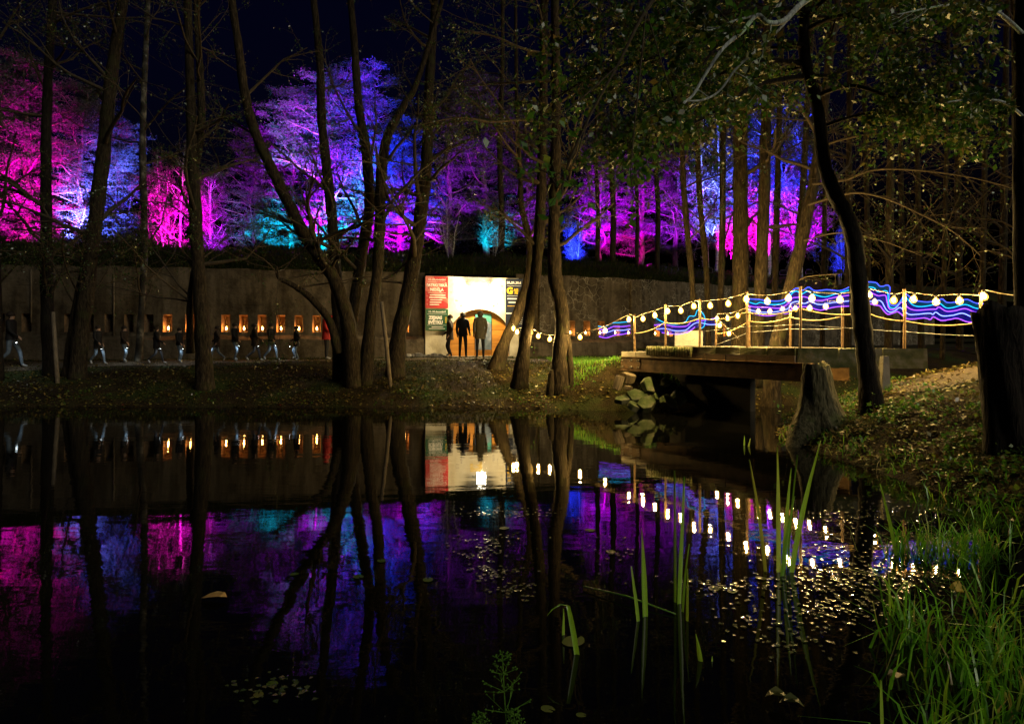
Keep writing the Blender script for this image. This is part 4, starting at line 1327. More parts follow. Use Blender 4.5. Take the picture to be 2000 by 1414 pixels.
tree('alder_tree', 'thick upright trunk with split foot where the bulbs pass', [([(1094, 758, 54), (1092, 700, 36), (1098, 640, 33), (1094, 590, 34), (1084, 540, 32), (1082, 450, 28), (1084, 350, 26), (1086, 220, 23), (1085, 100, 20), (1084, -10, 18)], 17.4, 0),
                                   ([(1116, 720, 16), (1112, 680, 12), (1106, 640, 7)], 17.4, 0), ([(1074, 756, 20), (1076, 735, 14), (1078, 722, 6)], 17.2, 0)], seed=12, nb=20, leafn=9, zmin=3.6,
     extra=[([(1080, 250, 17.4), (1030, 235, 17), (960, 238, 16.6), (900, 230, 16.3), (830, 242, 16)], .045, .012, 16, .9), ([(1082, 110, 17.4), (1020, 95, 17), (960, 70, 16.8), (880, 60, 16.5)], .045, .012, 16, 1.0)])

# trunks behind the bridge
R7 = [('thin trunk leftmost of the group behind the bridge', [(1358, 690, 15), (1352, 560, 13), (1340, 430, 13), (1332, 300, 12), (1326, 120, 11), (1322, -10, 10)], 19.6),
      ('thin trunk second from the left behind the bridge', [(1384, 690, 15), (1380, 540, 13), (1366, 380, 13), (1362, 240, 12), (1360, 0, 10)], 20.4),
      ('slim trunk left of the thickest one behind the bridge', [(1404, 690, 18), (1408, 560, 15), (1411, 430, 14), (1412, 280, 13), (1414, 100, 12), (1416, -10, 11)], 20.0),
      ('thickest upright trunk behind the bridge', [(1446, 695, 46), (1446, 560, 36), (1446, 430, 34), (1446, 300, 31), (1446, 150, 28), (1446, -10, 25)], 18.8),
      ('pale brown trunk right of the thickest behind the bridge', [(1478, 690, 34), (1484, 580, 28), (1490, 450, 27), (1494, 320, 25), (1497, 180, 22), (1500, -10, 19)], 18.2),
      ('thin dark trunk between the pale brown and the leaning one', [(1512, 690, 16), (1514, 540, 14), (1518, 380, 14), (1522, 220, 12), (1530, -10, 10)], 20.2),
      ('dark slanting trunk beside the leaning yellow one', [(1540, 690, 18), (1552, 540, 16), (1564, 420, 15), (1572, 300, 13), (1580, 150, 12), (1590, -10, 10)], 19.6)]
for i, (lab, path, Y) in enumerate(R7):
    tree('alder_tree', lab, [(path, Y, 0)], seed=30 + i, nb=9, leafn=6, zmin=4.4, blen=(1.2, 2.4), group='trunks behind the bridge')
tree('alder_tree', 'leaning yellow-lit trunk right of the group behind the bridge', [([(1505, 770, 50), (1512, 700, 34), (1530, 620, 31), (1552, 530, 29), (1572, 440, 27), (1590, 350, 24), (1606, 240, 20), (1622, 100, 17), (1636, -10, 14)], 17.0, 0)], seed=41, nb=8, leafn=2, zmin=5.0,
     extra=[([(1594, 290, 16.8), (1650, 272, 16), (1720, 262, 15.4), (1830, 274, 14.8), (1990, 268, 14.2)], .035, .008, 22, 1.0),
            ([(1588, 360, 16.8), (1650, 352, 15.8), (1710, 332, 15), (1800, 334, 14.4), (1900, 348, 13.9), (1990, 372, 13.6)], .035, .008, 26, 1.0),
            ([(1580, 400, 16.8), (1660, 378, 15.6), (1720, 385, 14.8), (1790, 415, 14.2), (1860, 452, 13.7), (1915, 500, 13.4)], .03, .007, 26, .9),
            ([(1570, 470, 16.8), (1640, 455, 15.8), (1720, 470, 15), (1800, 500, 14.4)], .02, .006, 22, .8),
            ([(1560, 548, 16.9), (1580, 540, 16.4), (1640, 535, 16)], .02, .01, 4, .5)])
# dark wood to the right
for i, (px, w, Y) in enumerate(((1655, 18, 21), (1700, 14, 22.5), (1735, 20, 20), (1765, 13, 24), (1800, 15, 22), (1840, 12, 20.5), (1875, 17, 23), (1915, 14, 21), (1955, 18, 22), (1605, 12, 24), (1990, 15, 19))):
    l = rng.uniform(-14, 14)
    tree('alder_tree', '%s dim trunk from the left in the dark wood at the right' % (num + ['tenth', 'eleventh'])[[9, 0, 1, 2, 3, 4, 5, 6, 7, 8, 10].index(i)], [([(px, 700, w), (px + l * .3, 540, w * .9), (px + l * .6, 350, w * .8), (px + l, 100, w * .65), (px + l * 1.2, -10, w * .6)], Y, 0)], seed=60 + i, nb=15, leafn=1, zmin=2.2, blen=(1.6, 3.0), group='trunks of the dark wood')

# crooked dark tree on the right bank with its canopy
NEAR = dict(kids=(6, 6), leaves=10, wander=.2, zflat=.5)
tree('crooked_tree', 'crooked black trunk on the right bank crossing the rope railing', [([(1704, 796, 66), (1698, 750, 46), (1690, 690, 41), (1682, 620, 40), (1676, 540, 38), (1668, 470, 36), (1652, 420, 35), (1630, 378, 33), (1612, 330, 30), (1604, 280, 29), (1598, 220, 27), (1584, 165, 26), (1573, 120, 26), (1570, 60, 24), (1574, -10, 22)], 11.0, -.2)], 'bark_dark', seed=50, nb=10, leafn=10, leafsize=.085, zmin=5.6, cfg=NEAR, blen=(1.2, 2.2), twigm='bark_dark', top=9,
     extra=[([(1575, 150, 10.9), (1535, 155, 10.6), (1472, 170, 10.3), (1415, 208, 10), (1345, 246, 9.8), (1300, 262, 9.6)], .05, .012, 22, .7),
            ([(1576, 130, 10.9), (1500, 118, 10.6), (1420, 140, 10.3), (1330, 190, 10), (1240, 210, 9.6)], .045, .01, 26, .8),
            ([(1590, 190, 10.9), (1660, 168, 10.5), (1740, 190, 10.1), (1830, 215, 9.8), (1900, 230, 9.6)], .04, .008, 30, .8),
            ([(1600, 250, 10.9), (1680, 225, 10.6), (1760, 225, 10.3), (1830, 250, 10)], .03, .008, 24, .7),
            ([(1572, 60, 10.8), (1650, 30, 10.4), (1740, 60, 10), (1850, 90, 9.6)], .04, .008, 28, .9),
            ([(1573, 20, 10.8), (1450, 20, 10.2), (1320, 50, 9.8), (1200, 50, 9.4), (1110, 80, 9.2)], .045, .01, 36, .9),
            ([(1571, 90, 10.8), (1430, 70, 10.3), (1290, 110, 9.9), (1160, 150, 9.5), (1090, 190, 9.3)], .045, .01, 36, .9),
            ([(1400, 90, 10.2), (1340, 170, 9.8), (1270, 250, 9.5), (1210, 310, 9.3)], .025, .008, 26, .7)])
tree('alder_tree', 'black trunk at the right edge with a pale bough across the top', [([(2004, 890, 60), (2002, 760, 46), (2000, 500, 42), (1997, 250, 40), (2000, 40, 38), (2010, -300, 32)], 8.6, 0)], 'bark_dark', seed=51, nb=0, leafn=9, leafsize=.08, cfg=NEAR, top=4, twigm='bark_pale',
     extra=[([(2008, -280, 8.6), (1800, -160, 7.6), (1640, -40, 6.9), (1568, 6, 6.5), (1532, 41, 6.3), (1500, 45, 6.2), (1478, 31, 6.1), (1450, 62, 6.0), (1412, 95, 5.9), (1375, 150, 5.8), (1348, 192, 5.7), (1306, 214, 5.6)], .036, .009, 4, .4),
            ([(1478, 31, 6.1), (1432, 42, 6.0), (1385, 60, 5.9), (1336, 48, 5.8)], .012, .004, 6, .35),
            ([(1568, 6, 6.5), (1505, 75, 6.4), (1442, 130, 6.3), (1405, 178, 6.2), (1372, 196, 6.1), (1340, 198, 6.0)], .014, .008, 6, .4),
            ([(2000, 70, 8.6), (1940, 20, 8.0), (1860, 10, 7.5), (1750, 30, 7.0)], .03, .006, 14, .5),
            ([(2000, 230, 8.6), (1960, 200, 8.0), (1900, 195, 7.6), (1850, 200, 7.2)], .02, .005, 10, .45)])
tree('alder_bough', 'hanging leafy bough with large green leaves in the upper middle', [([(1420, -120, 14), (1330, -60, 12), (1262, 20, 9), (1205, 130, 6), (1150, 230, 4), (1110, 320, 3), (1096, 380, 2.5)], 5.6, -.4)], 'twig', seed=52, nb=0, leafn=2, leafsize=.085, leaf_m='leaf_green', cfg=dict(kids=(4, 2), leaves=3, wander=.2), top=3, cat='bough',
     extra=[([(1262, 20, 5.5), (1250, 140, 5.4), (1238, 260, 5.3), (1232, 340, 5.2), (1240, 392, 5.2)], .008, .003, 9, .3),
            ([(1205, 130, 5.4), (1150, 180, 5.3), (1080, 240, 5.2), (1020, 300, 5.2)], .007, .003, 9, .32),
            ([(1150, 230, 5.3), (1120, 320, 5.2), (1090, 360, 5.2), (1070, 330, 5.1)], .006, .003, 7, .28),
            ([(1262, 20, 5.5), (1300, 150, 5.5), (1330, 240, 5.5), (1310, 290, 5.5)], .006, .003, 8, .3),
            ([(1330, -60, 5.6), (1420, 40, 5.6), (1440, 70, 5.6)], .006, .003, 5, .3)])

# ------------------------------------------------------------------ floodlit trees on the rampart
def pine_data(seed, h=10.0):
    g = random.Random(seed); gn = np.random.default_rng(seed)
    tr, br = MB(), MB()
    pts = []
    x = y = 0
    for i in range(11):
        pts.append(Vector((x, y, h * i / 10)))
        x += g.uniform(-.12, .12); y += g.uniform(-.12, .12)
    tr.tube(pts, [.17 * (1 - .085 * i) for i in range(11)], 9, lump=.05)
    clumps = []
    nb = 46
    for k in range(nb):
        t = .16 + .84 * (k / nb) ** .9
        i = min(int(t * 10), 9)
        p = pts[i].lerp(pts[i + 1], t * 10 - i)
        L = (3.0 * (1 - t) ** .7 + .45) * g.choice((.35, .6, .8, 1.0, 1.0, 1.25))
        az = k * 2.4 + g.uniform(-.5, .5)
        d = Vector((math.cos(az), math.sin(az), g.uniform(.0, .5)))
        b = [p]
        for s in range(5):
            d = (d + rvec(g) * .16 + Vector((0, 0, .06))).normalized()
            b.append(b[-1] + d * L / 5)
        br.tube(b, [.046 * (1 - .15 * s) * (1.2 - t) + .007 for s in range(6)], 4, cap=False)
        for s in range(1, 6):
            for q in range(2):
                e = b[s] + Vector((g.gauss(0, 1), g.gauss(0, 1), g.gauss(.2, .3))) * (.30 * L / 2.2 + .10)
                br.tube([b[s], e], [.009, .004], 3, cap=False)
                clumps.append(e)
        clumps.append(b[-1])
    C = np.array([tuple(c) for c in clumps])
    m = 62
    pp = np.repeat(C, m, 0) + gn.normal(size=(len(C) * m, 3)) * np.array([.16, .16, .055])
    lm = leaf_mesh('crown', pp, .115, M['needle'], .28, 0, .2, g=gn)
    return tr.mesh('trunk', M['bark_pine'], True), br.mesh('branches', M['bark_pine'], True), lm
def birch_data(seed, h=8.0):
    g = random.Random(seed); gn = np.random.default_rng(seed)
    tr, br, leaves = MB(), MB(), []
    c = dict(wander=.13, up=(.10, -.05, -.22), levels=3, kids=(7, 5), leaves=11, zflat=1.0)
    for s in range(3):
        x, y = g.uniform(-.4, .4), g.uniform(-.4, .4)
        dx, dy = x * .25, y * .25
        pts = []
        for i in range(9):
            pts.append(Vector((x, y, h * i / 8 * (1 - .08 * s))))
            x += dx + g.uniform(-.08, .08); y += dy + g.uniform(-.08, .08)
        tr.tube(pts, [.085 * (1 - .105 * i) for i in range(9)], 8, lump=.04)
        for k in range(13):
            t = g.uniform(.12, .98)
            i = min(int(t * 8), 7)
            az = g.uniform(0, 6.28)
            grow(br, leaves, pts[i].lerp(pts[i + 1], t * 8 - i), Vector((math.cos(az), math.sin(az), 1.0)), g.uniform(1.0, 2.2) * (1.15 - .5 * t), .025, 1, g, c)
    lv = np.array(leaves); lv = lv + gn.normal(size=lv.shape) * .05
    return tr.mesh('trunk', M['bark_birch'], True), br.mesh('branches', M['bark_birch'], True), leaf_mesh('crown', lv, .085, M['birchleaf'], .7, .3, g=gn)
def bare_data(seed, h=6.0):
    g = random.Random(seed)
    tr, br, leaves = MB(), MB(), []
    c = dict(wander=.2, up=(.08, .05, .02), levels=3, kids=(6, 4), leaves=2, zflat=.9)
    for s in range(4):
        x, y = g.uniform(-.25, .25), g.uniform(-.2, .2)
        pts = []
        for i in range(8):
            pts.append(Vector((x, y, h * i / 7 * (1 - .1 * s)))); x += x * .22 + g.uniform(-.12, .12); y += y * .2 + g.uniform(-.1, .1)
        tr.tube(pts, [.07 * (1 - .115 * i) for i in range(8)], 7, lump=.05)
        for k in range(7):
            t = g.uniform(.1, .95); i = min(int(t * 7), 6); az = g.uniform(0, 6.28)
            grow(br, leaves, pts[i].lerp(pts[i + 1], t * 7 - i), Vector((math.cos(az), math.sin(az), .7)), g.uniform(.9, 1.9), .022, 1, g, c)
    return tr.mesh('trunk', M['bark_birch'], True), br.mesh('branches', M['bark_birch'], True), leaf_mesh('crown', np.array(leaves), .07, M['birchleaf'], .7, .3)
PV = [(pine_data(101), 10.0), (pine_data(102), 10.0), (pine_data(103), 10.0)]
BV = [(birch_data(111), 8.0), (birch_data(112), 8.0)]
DV = [(bare_data(121), 6.0)]
def lit(name, label, var, px, ytop, Y, rz=0, wide=1.0, base=4.75):
    (t, b, c), h = var
    z1 = CZ + (H0 - ytop) / F * Y
    s = (z1 - base) / h
    o = thing(name, label, 'tree', ((px - 1000) / F * Y, Y, base), rz, 'floodlit trees behind the fort')
    o.scale = (s * wide, s * wide, s)
    link('trunk', t, o); link('branches', b, o, kind='stuff'); link('crown', c, o, kind='stuff')
    return o
lit('pine_tree', 'magenta floodlit pine at the left edge of the picture', PV[0], -30, 110, 34, .4, 1.1)
lit('pine_tree', 'tall pink floodlit pine behind the straight left trunk', PV[1], 62, 120, 36, 1.4, 1.15)
lit('pine_tree', 'pine lit pink on its left and white-blue on its right', PV[2], 150, 165, 37, 2.2, 1.15)
lit('pine_tree', 'blue floodlit pine behind the right-leaning twin-footed trunk', PV[0], 225, 240, 40, 3.3, 1.1)
lit('birch_tree', 'pink floodlit birch left of the forked trunk', BV[0], 338, 285, 34, .3, 1.0)
lit('birch_tree', 'pink floodlit birch right of the forked trunk', BV[1], 415, 330, 35, 1.1, 1.0)
lit('pine_tree', 'dim blue pine in the gap right of the forked trunk', PV[1], 492, 255, 39, 4.0, 1.1)
lit('pine_tree', 'violet floodlit pine under the long leaning stem', PV[2], 565, 175, 37, .9, 1.15)
lit('pine_tree', 'tallest violet and cyan floodlit pine between the stems', PV[0], 635, 135, 36, 5.0, 1.15)
lit('pine_tree', 'blue floodlit pine left of the stout leaning trunk', PV[1], 712, 140, 38, 2.5, 1.1)
lit('pine_tree', 'purple floodlit pine behind the stout leaning trunk', PV[2], 785, 230, 37, 3.7, 1.1)
lit('pine_tree', 'dim greyish pine above the red poster', PV[0], 880, 190, 35, 1.9, 1.1)
lit('pine_tree', 'dim greyish pine above the arch', PV[1], 955, 150, 36, .2, 1.15)
lit('pine_tree', 'dim greyish pine above the navy poster', PV[2], 1035, 200, 36.5, 4.4, 1.1)
lit('bare_tree', 'pale bare-limbed tree lit by the lamp just above the arch', DV[0], 880, 385, 29.5, .5, 1.0, 5.1)
lit('bare_tree', 'bare-limbed tree lit by the lamp right above the arch', DV[0], 965, 420, 30.5, 2.6, 1.2, 5.1)
lit('birch_tree', 'small blue floodlit birch right of the thick upright trunk', BV[1], 1122, 400, 36.5, 2.0, .9)
lit('pine_tree', 'magenta floodlit pine left of the group behind the bridge', PV[0], 1172, 230, 38.5, 2.7, 1.15)
lit('pine_tree', 'purple floodlit pine right of the magenta one', PV[1], 1248, 240, 39.5, 3.5, 1.15)
lit('pine_tree', 'purple floodlit pine just left of the bridge trunks', PV[2], 1318, 230, 39.5, 1.2, 1.1)
lit('birch_tree', 'blue and pink floodlit birch behind the thin bridge trunks', BV[0], 1385, 190, 39.5, 2.1, 1.0)
lit('birch_tree', 'bright blue floodlit birch behind the thickest bridge trunk', BV[1], 1440, 170, 40.0, 3.9, 1.0)
lit('birch_tree', 'bright pink floodlit birch behind the pale brown trunk', BV[0], 1495, 190, 39.5, 5.2, 1.0)
lit('birch_tree', 'violet floodlit birch behind the slanting trunks', BV[1], 1560, 180, 40.5, .8, 1.0)
lit('birch_tree', 'small blue floodlit birch left of the crooked black trunk', BV[0], 1640, 440, 39.5, 1.8, .7)
# dark pine trunks on the rampart in front of the lit crowns
for i, (px, w, Y, yb, lab) in enumerate(((978, 15, 31, 520, 'dark straight pine trunk above the navy poster'), (1166, 11, 31.5, 525, 'dark thin pine trunk left of a pair on the rampart'), (1196, 14, 31.5, 525, 'dark pine trunk of the rampart pair, right of the magenta limbs'), (1243, 9, 32, 527, 'slim dark trunk on the rampart midway to the bridge trunks'), (1283, 12, 32.5, 527, 'dark trunk on the rampart nearest the bridge trunks'))):
    tree('pine_tree', lab, [([(px, yb, w), (px + 2, 420, w * .9), (px - 2, 300, w * .85), (px + 3, 150, w * .7), (px + 4, 0, w * .55)], Y, 0)], seed=80 + i, nb=7, leafn=5, zmin=11, blen=(1.0, 2.2), flare=1.0, group='dark trunks on the rampart')

M['lens_m'] = None
def flood(px, py, Y, target, col, power, cone=44, blend=.8):
    p = P(px, 0, Y); p.z = py
    t = P(*target)
    d = (t - p).normalized()
    return p, d, col, power * FLOOD, {CYA: 32, WBL: 40}.get(col, cone), blend
MAG = (1, .0, .66); PNK = (1, .0, .64); BLU = (.012, .03, 1); WBL = (.10, .14, 1); CYA = (.0, .46, .80); VIO = (.36, .01, 1); PUR = (.46, .0, 1)
fl_specs = [
    (0, 5.2, 29.5, (10, 400, 35.0), MAG, 1100, 'magenta floodlight at the very left edge behind the crest'),
    (62, 5.2, 31.0, (55, 290, 36.0), PNK, 1700, 'pink floodlight behind the straight left trunk'),
    (108, 5.2, 32.0, (112, 370, 36.5), MAG, 600, 'magenta floodlight between the left trunks'),
    (133, 5.2, 34.2, (165, 390, 37.0), WBL, 3600, 'white-blue floodlight glaring low between the left trunks'),
    (200, 5.2, 34.0, (212, 340, 39.0), WBL, 1500, 'white-blue floodlight behind the twin-footed trunk'),
    (245, 5.2, 33.0, (238, 310, 40.0), BLU, 900, 'deep blue floodlight right of the twin-footed trunk'),
    (350, 5.2, 30.0, (345, 420, 34.0), MAG, 1300, 'magenta floodlight below the left pink birch'),
    (410, 5.2, 30.5, (418, 430, 35.0), PUR, 700, 'purple floodlight below the right pink birch'),
    (475, 5.2, 33.0, (485, 420, 38.5), CYA, 250, 'dim cyan floodlight in the gap right of the forked trunk'),
    (445, 5.2, 31.5, (548, 440, 37.0), CYA, 1900, 'cyan floodlight under the long leaning stem'),
    (650, 5.2, 31.0, (572, 280, 37.0), PUR, 2900, 'purple floodlight left below the tallest pine'),
    (547, 5.2, 31.5, (640, 440, 36.0), CYA, 1900, 'cyan floodlight under the tallest pine'),
    (715, 5.2, 30.5, (640, 250, 36.0), PUR, 2700, 'purple floodlight right below the tallest pine'),
    (720, 5.2, 31.0, (708, 210, 38.0), BLU, 3600, 'blue floodlight between the stems of the spreading tree'),
    (513, 5.2, 31.0, (602, 215, 36.5), CYA, 800, 'cyan floodlight aimed at the top of the tallest pine'),
    (688, 5.2, 31.0, (668, 330, 36.5), BLU, 1800, 'blue floodlight right below the tallest pine'),
    (782, 5.2, 31.0, (765, 300, 37.0), BLU, 1500, 'blue floodlight close left of the stout leaning trunk'),
    (620, 5.2, 32.0, (715, 340, 38.0), CYA, 1900, 'cyan floodlight between the stems of the spreading tree'),
    (810, 5.2, 32.0, (738, 420, 37.5), PUR, 1700, 'purple floodlight left of the stout leaning trunk'),
    (858, 5.2, 31.0, (790, 420, 37.0), PUR, 1300, 'purple floodlight behind the stout leaning trunk'),
    (830, 5.2, 32.0, (805, 320, 37.0), BLU, 1400, 'blue floodlight right of the stout leaning trunk'),
    (890, 5.2, 31.0, (915, 300, 35.5), VIO, 450, 'weak violet floodlight above the red poster'),
    (950, 5.2, 32.5, (968, 455, 36.0), CYA, 600, 'weak cyan floodlight above the arch'),
    (1025, 5.2, 32.5, (1035, 380, 36.5), VIO, 350, 'weak violet floodlight above the navy poster'),
    (1112, 5.2, 34.0, (1122, 470, 36.5), BLU, 900, 'blue floodlight below the small birch'),
    (1172, 5.2, 34.0, (1172, 400, 38.5), PUR, 2200, 'purple floodlight below the magenta pine'),
    (1205, 5.2, 34.5, (1215, 470, 39.0), MAG, 700, 'magenta floodlight right of the rampart pair'),
    (1268, 5.2, 34.5, (1262, 380, 39.5), PUR, 1600, 'purple floodlight midway to the bridge trunks'),
    (1318, 5.2, 34.5, (1325, 400, 39.5), VIO, 1200, 'violet floodlight left of the bridge trunks'),
    (1385, 5.2, 35.0, (1395, 330, 39.5), WBL, 2300, 'pale blue floodlight behind the thin bridge trunks'),
    (1440, 5.2, 35.5, (1445, 430, 40.0), MAG, 1500, 'magenta floodlight behind the thickest bridge trunk'),
    (1460, 5.2, 35.5, (1462, 300, 40.0), BLU, 1700, 'blue floodlight behind the thickest bridge trunk'),
    (1495, 5.2, 35.5, (1490, 430, 39.5), MAG, 1200, 'magenta floodlight behind the pale brown trunk'),
    (1530, 5.2, 36.0, (1530, 330, 40.0), BLU, 2300, 'blue floodlight behind the pale brown trunk'),
    (1580, 5.2, 36.0, (1565, 420, 40.5), PUR, 1100, 'purple floodlight behind the slanting trunks'),
    (1640, 5.2, 36.0, (1642, 490, 39.5), BLU, 400, 'blue floodlight left of the crooked trunk')]
hous = MB().box((0, 0, 0), (.30, .22, .12)).mesh('housing', M['soot'])
yoke = MB().tube([(-.18, 0, .02), (-.18, 0, -.22), (.18, 0, -.22), (.18, 0, .02)], .012, 5).mesh('yoke', M['galv'])
for px, z, Y, tgt, col, pw, lab in fl_specs:
    p, d, col, pw, cone, bl_ = flood(px, z, Y, tgt, col, pw)
    o = thing('floodlight', lab, 'floodlight', p, 0, 'coloured floodlights on the rampart')
    o.rotation_euler = d.to_track_quat('Z', 'Y').to_euler()
    link('housing', hous, o); link('yoke', yoke, o)
    MB().box((0, 0, .063), (.26, .18, .006)).build('lens', glow('flood_lens', col, 25), o)
    l = bpy.data.lights.new('flood_spot', 'SPOT'); l.energy = pw; l.color = col; l.spot_size = math.radians(cone); l.spot_blend = bl_; l.shadow_soft_size = .12
    lo = bpy.data.objects.new('flood_spot', l); COL.objects.link(lo); lo.parent = o; lo.location = (0, 0, .09)
    lo.rotation_euler = (math.pi, 0, 0)

# ------------------------------------------------------------------ ground cover
g3 = np.random.default_rng(5)
def scatter(n, x0, x1, y0, y1, dmin=.02, dmax=99, lift=.0, dens=None):
    X = g3.uniform(x0, x1, n); Y = g3.uniform(y0, y1, n)
    d = pond_dist(X, Y)
    k = (d > dmin) & (d < dmax)
    if dens is not None:
        k &= g3.random(n) < dens(X, Y, d)
    X, Y = X[k], Y[k]
    return np.stack([X, Y, ground_z(X, Y) + lift], 1)
def clus(X, Y, d):
    return .35 + .65 * (lump(X * .9 + 3, Y * .9) > 0)
far = scatter(26000, -18, 4.2, 16.2, 23.5, .0, 9, .012, lambda X, Y, d: np.clip(1.2 - d * .16, .12, 1) * clus(X, Y, d))
link('leaf_litter', leaf_mesh('leaf_litter', far, .088, M['litter'], .7, 0, .72, g=g3), None, 'brown and yellow fallen leaves covering the far bank', 'fallen leaves', kind='stuff')
near = scatter(17000, 4.3, 12, 4.5, 13.0, .0, 4.2, .015, lambda X, Y, d: np.clip(1.3 - d * .25, .25, 1))
near = np.concatenate([near, scatter(3000, 4.9, 12, 13, 19, 0, 3, .015)])
link('leaf_litter', leaf_mesh('leaf_litter', near, .085, M['litter'], .6, 0, .62, g=g3), None, 'thick carpet of fallen leaves on the right bank', 'fallen leaves', kind='stuff')
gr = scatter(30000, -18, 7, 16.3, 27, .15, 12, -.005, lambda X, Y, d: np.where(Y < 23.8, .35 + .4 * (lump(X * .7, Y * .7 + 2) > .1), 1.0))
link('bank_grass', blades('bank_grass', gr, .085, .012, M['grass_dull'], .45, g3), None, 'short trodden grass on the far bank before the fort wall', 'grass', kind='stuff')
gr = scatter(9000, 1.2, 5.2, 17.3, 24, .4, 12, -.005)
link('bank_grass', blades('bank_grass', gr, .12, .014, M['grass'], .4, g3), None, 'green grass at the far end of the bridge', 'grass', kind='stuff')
gr = scatter(2600, 4.3, 8, 4.8, 12, -.02, .55, -.01, lambda X, Y, d: .3 + .7 * (lump(X * 1.2, Y * 1.2) > .1))
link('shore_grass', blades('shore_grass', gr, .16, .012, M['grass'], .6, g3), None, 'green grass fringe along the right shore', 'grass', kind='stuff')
gr = scatter(6000, 4.3, 8.5, 6.5, 13.5, .05, 2.2, .0, lambda X, Y, d: .15 + .85 * (lump(X * 1.9 + 1, Y * 1.7) > .25))
hp = np.repeat(gr, 3, 0) + g3.normal(size=(len(gr) * 3, 3)) * np.array([.05, .05, .03]) + np.array([0, 0, .07])
link('ground_ivy', leaf_mesh('ground_ivy', hp, .055, M['leaf_green'], .8, 0, .5, g=g3), None, 'small green weeds growing through the leaves round the mossy stump', 'weeds', kind='stuff')
gr = scatter(1200, -17, 4, 16.3, 18.2, .0, 1.2, .02, lambda X, Y, d: 1.0 * (lump(X * 1.1, Y) > .35))
hp = np.repeat(gr, 3, 0) + g3.normal(size=(len(gr) * 3, 3)) * np.array([.06, .06, .04]) + np.array([0, 0, .06])
link('ground_ivy', leaf_mesh('ground_ivy', hp, .06, M['leaf_green'], .8, 0, .5, g=g3), None, 'small green weeds along the far water edge', 'weeds', kind='stuff')

# saplings by the stump
def sapling(label, px, py, Y, h, seed, n=9, ls=.07):
    g = random.Random(seed)
    b = P(px, py, Y); zb = gz(b.x, b.y)
    o = thing('sapling', label, 'sapling', (b.x, b.y, max(zb, 0)))
    pts = [Vector((0, 0, -.03))]
    d = Vector((g.uniform(-.2, .2), g.uniform(-.2, .2), 1))
    for i in range(5):
        d = (d + rvec(g) * .15).normalized(); pts.append(pts[-1] + d * h / 5)
    MB().tube(pts, [.006, .005, .005, .004, .003, .002], 5).build('stem', M['twig'], o, True)
    for k in range(n):
        q = pts[g.randrange(2, 6)] + rvec(g) * .05
        link('leaf', leaf_mesh('leaf', [tuple(q)], ls, M['leaf_green'], .75, .1, .4, g=np.random.default_rng(seed * 20 + k)), o)
    return o
sapling('leafy green sapling left of the mossy stump', 1543, 850, 11.0, .75, 1)
sapling('small two-leaved sapling at the foot of the crooked trunk', 1706, 800, 10.4, .45, 2, 5, .08)
sapling('low sapling among the leaves by the thick upright trunk', 1118, 745, 16.9, .35, 3, 8)
sapling('twiggy sapling with yellow leaves right of the arch', 1050, 700, 19.5, .9, 4, 10, .06)

# ------------------------------------------------------------------ pond plants
def blade_mesh(h, w, bend, seed, fold=None):
    """One reed leaf: a long keeled strip, folded over at a height if asked."""
    g = random.Random(seed)
    n = 10
    V, Q = [], []
    az = g.uniform(0, 6.28)
    side = Vector((math.cos(az), math.sin(az), 0))
    p = Vector((0, 0, -.05)); d = Vector((bend[0], bend[1], 1)).normalized()
    for i in range(n + 1):
        t = i / n
        ww = w * (1 - t ** 2.2) * (.75 + .5 * t if t < .5 else 1) + .001
        keel = side.cross(d).normalized() * w * .22
        V += [tuple(p - side * ww * .5), tuple(p + keel), tuple(p + side * ww * .5)]
        if fold and t >= fold:
            d = (d + Vector((bend[0] * 3, bend[1] * 3, -.9))).normalized()
        else:
            d = (d + Vector((bend[0], bend[1], 0)) * .12).normalized()
        p = p + d * h / n
    for i in range(n):
        a = i * 3
        Q += [(a, a + 1, a + 4, a + 3), (a + 1, a + 2, a + 5, a + 4)]
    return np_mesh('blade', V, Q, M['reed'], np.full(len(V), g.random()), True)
def wY(py):
    return F * CZ / (py - H0)
def reed(label, blades_):
    x0, y0 = blades_[0][0], blades_[0][1]
    b = P(x0, y0, wY(y0))
    o = thing('reed_clump', label, 'reeds', (b.x, b.y, 0), 0, 'reeds standing in the pond')
    for i, (px, py, tx, ty, w, fold) in enumerate(blades_):
        q = P(px, py, wY(py)); s = q.y / F
        h = (py - ty) * s; bx = (tx - px) * s / max(h, .05)
        x = link('blade', blade_mesh(h * (1.04 if not fold else 1.5), w * 1.55 * s, (bx * .55, rng.uniform(-.05, .05)), int(px * 7 + py + i), fold), o)
        x.location = (q.x - b.x, q.y - b.y, 0)
    return o
reed('bent reed leaf folded towards the water left of the other reeds', [(1129, 1278, 1106, 1168, 8, .62), (1100, 1240, 1101, 1172, 6, None)])
reed('pair of short upright reeds left of the tall clumps', [(1248, 1212, 1232, 1095, 9, None), (1261, 1205, 1255, 1025, 9, None)])
reed('narrow clump of tall reeds in the middle of the pond right', [(1319, 1175, 1320, 915, 9, None), (1326, 1180, 1338, 925, 10, None), (1332, 1195, 1345, 1050, 6, None), (1342, 1212, 1345, 1100, 5, None)])
reed('widest clump of tall reeds with crossing leaves', [(1496, 1115, 1462, 890, 9, None), (1521, 1118, 1521, 870, 9, None), (1530, 1112, 1540, 905, 8, None), (1544, 1118, 1602, 850, 9, None), (1538, 1108, 1552, 880, 7, None), (1526, 1125, 1556, 960, 7, None)])
reed('single thin reed leaning left near the right grass', [(1752, 1085, 1716, 935, 7, None)])
reed('short single reed blade at the bottom right', [(1724, 1430, 1714, 1305, 10, None)])
reed('two thin reed tips by the stump shore', [(1453, 870, 1455, 845, 4, None), (1461, 872, 1466, 850, 4, None)])
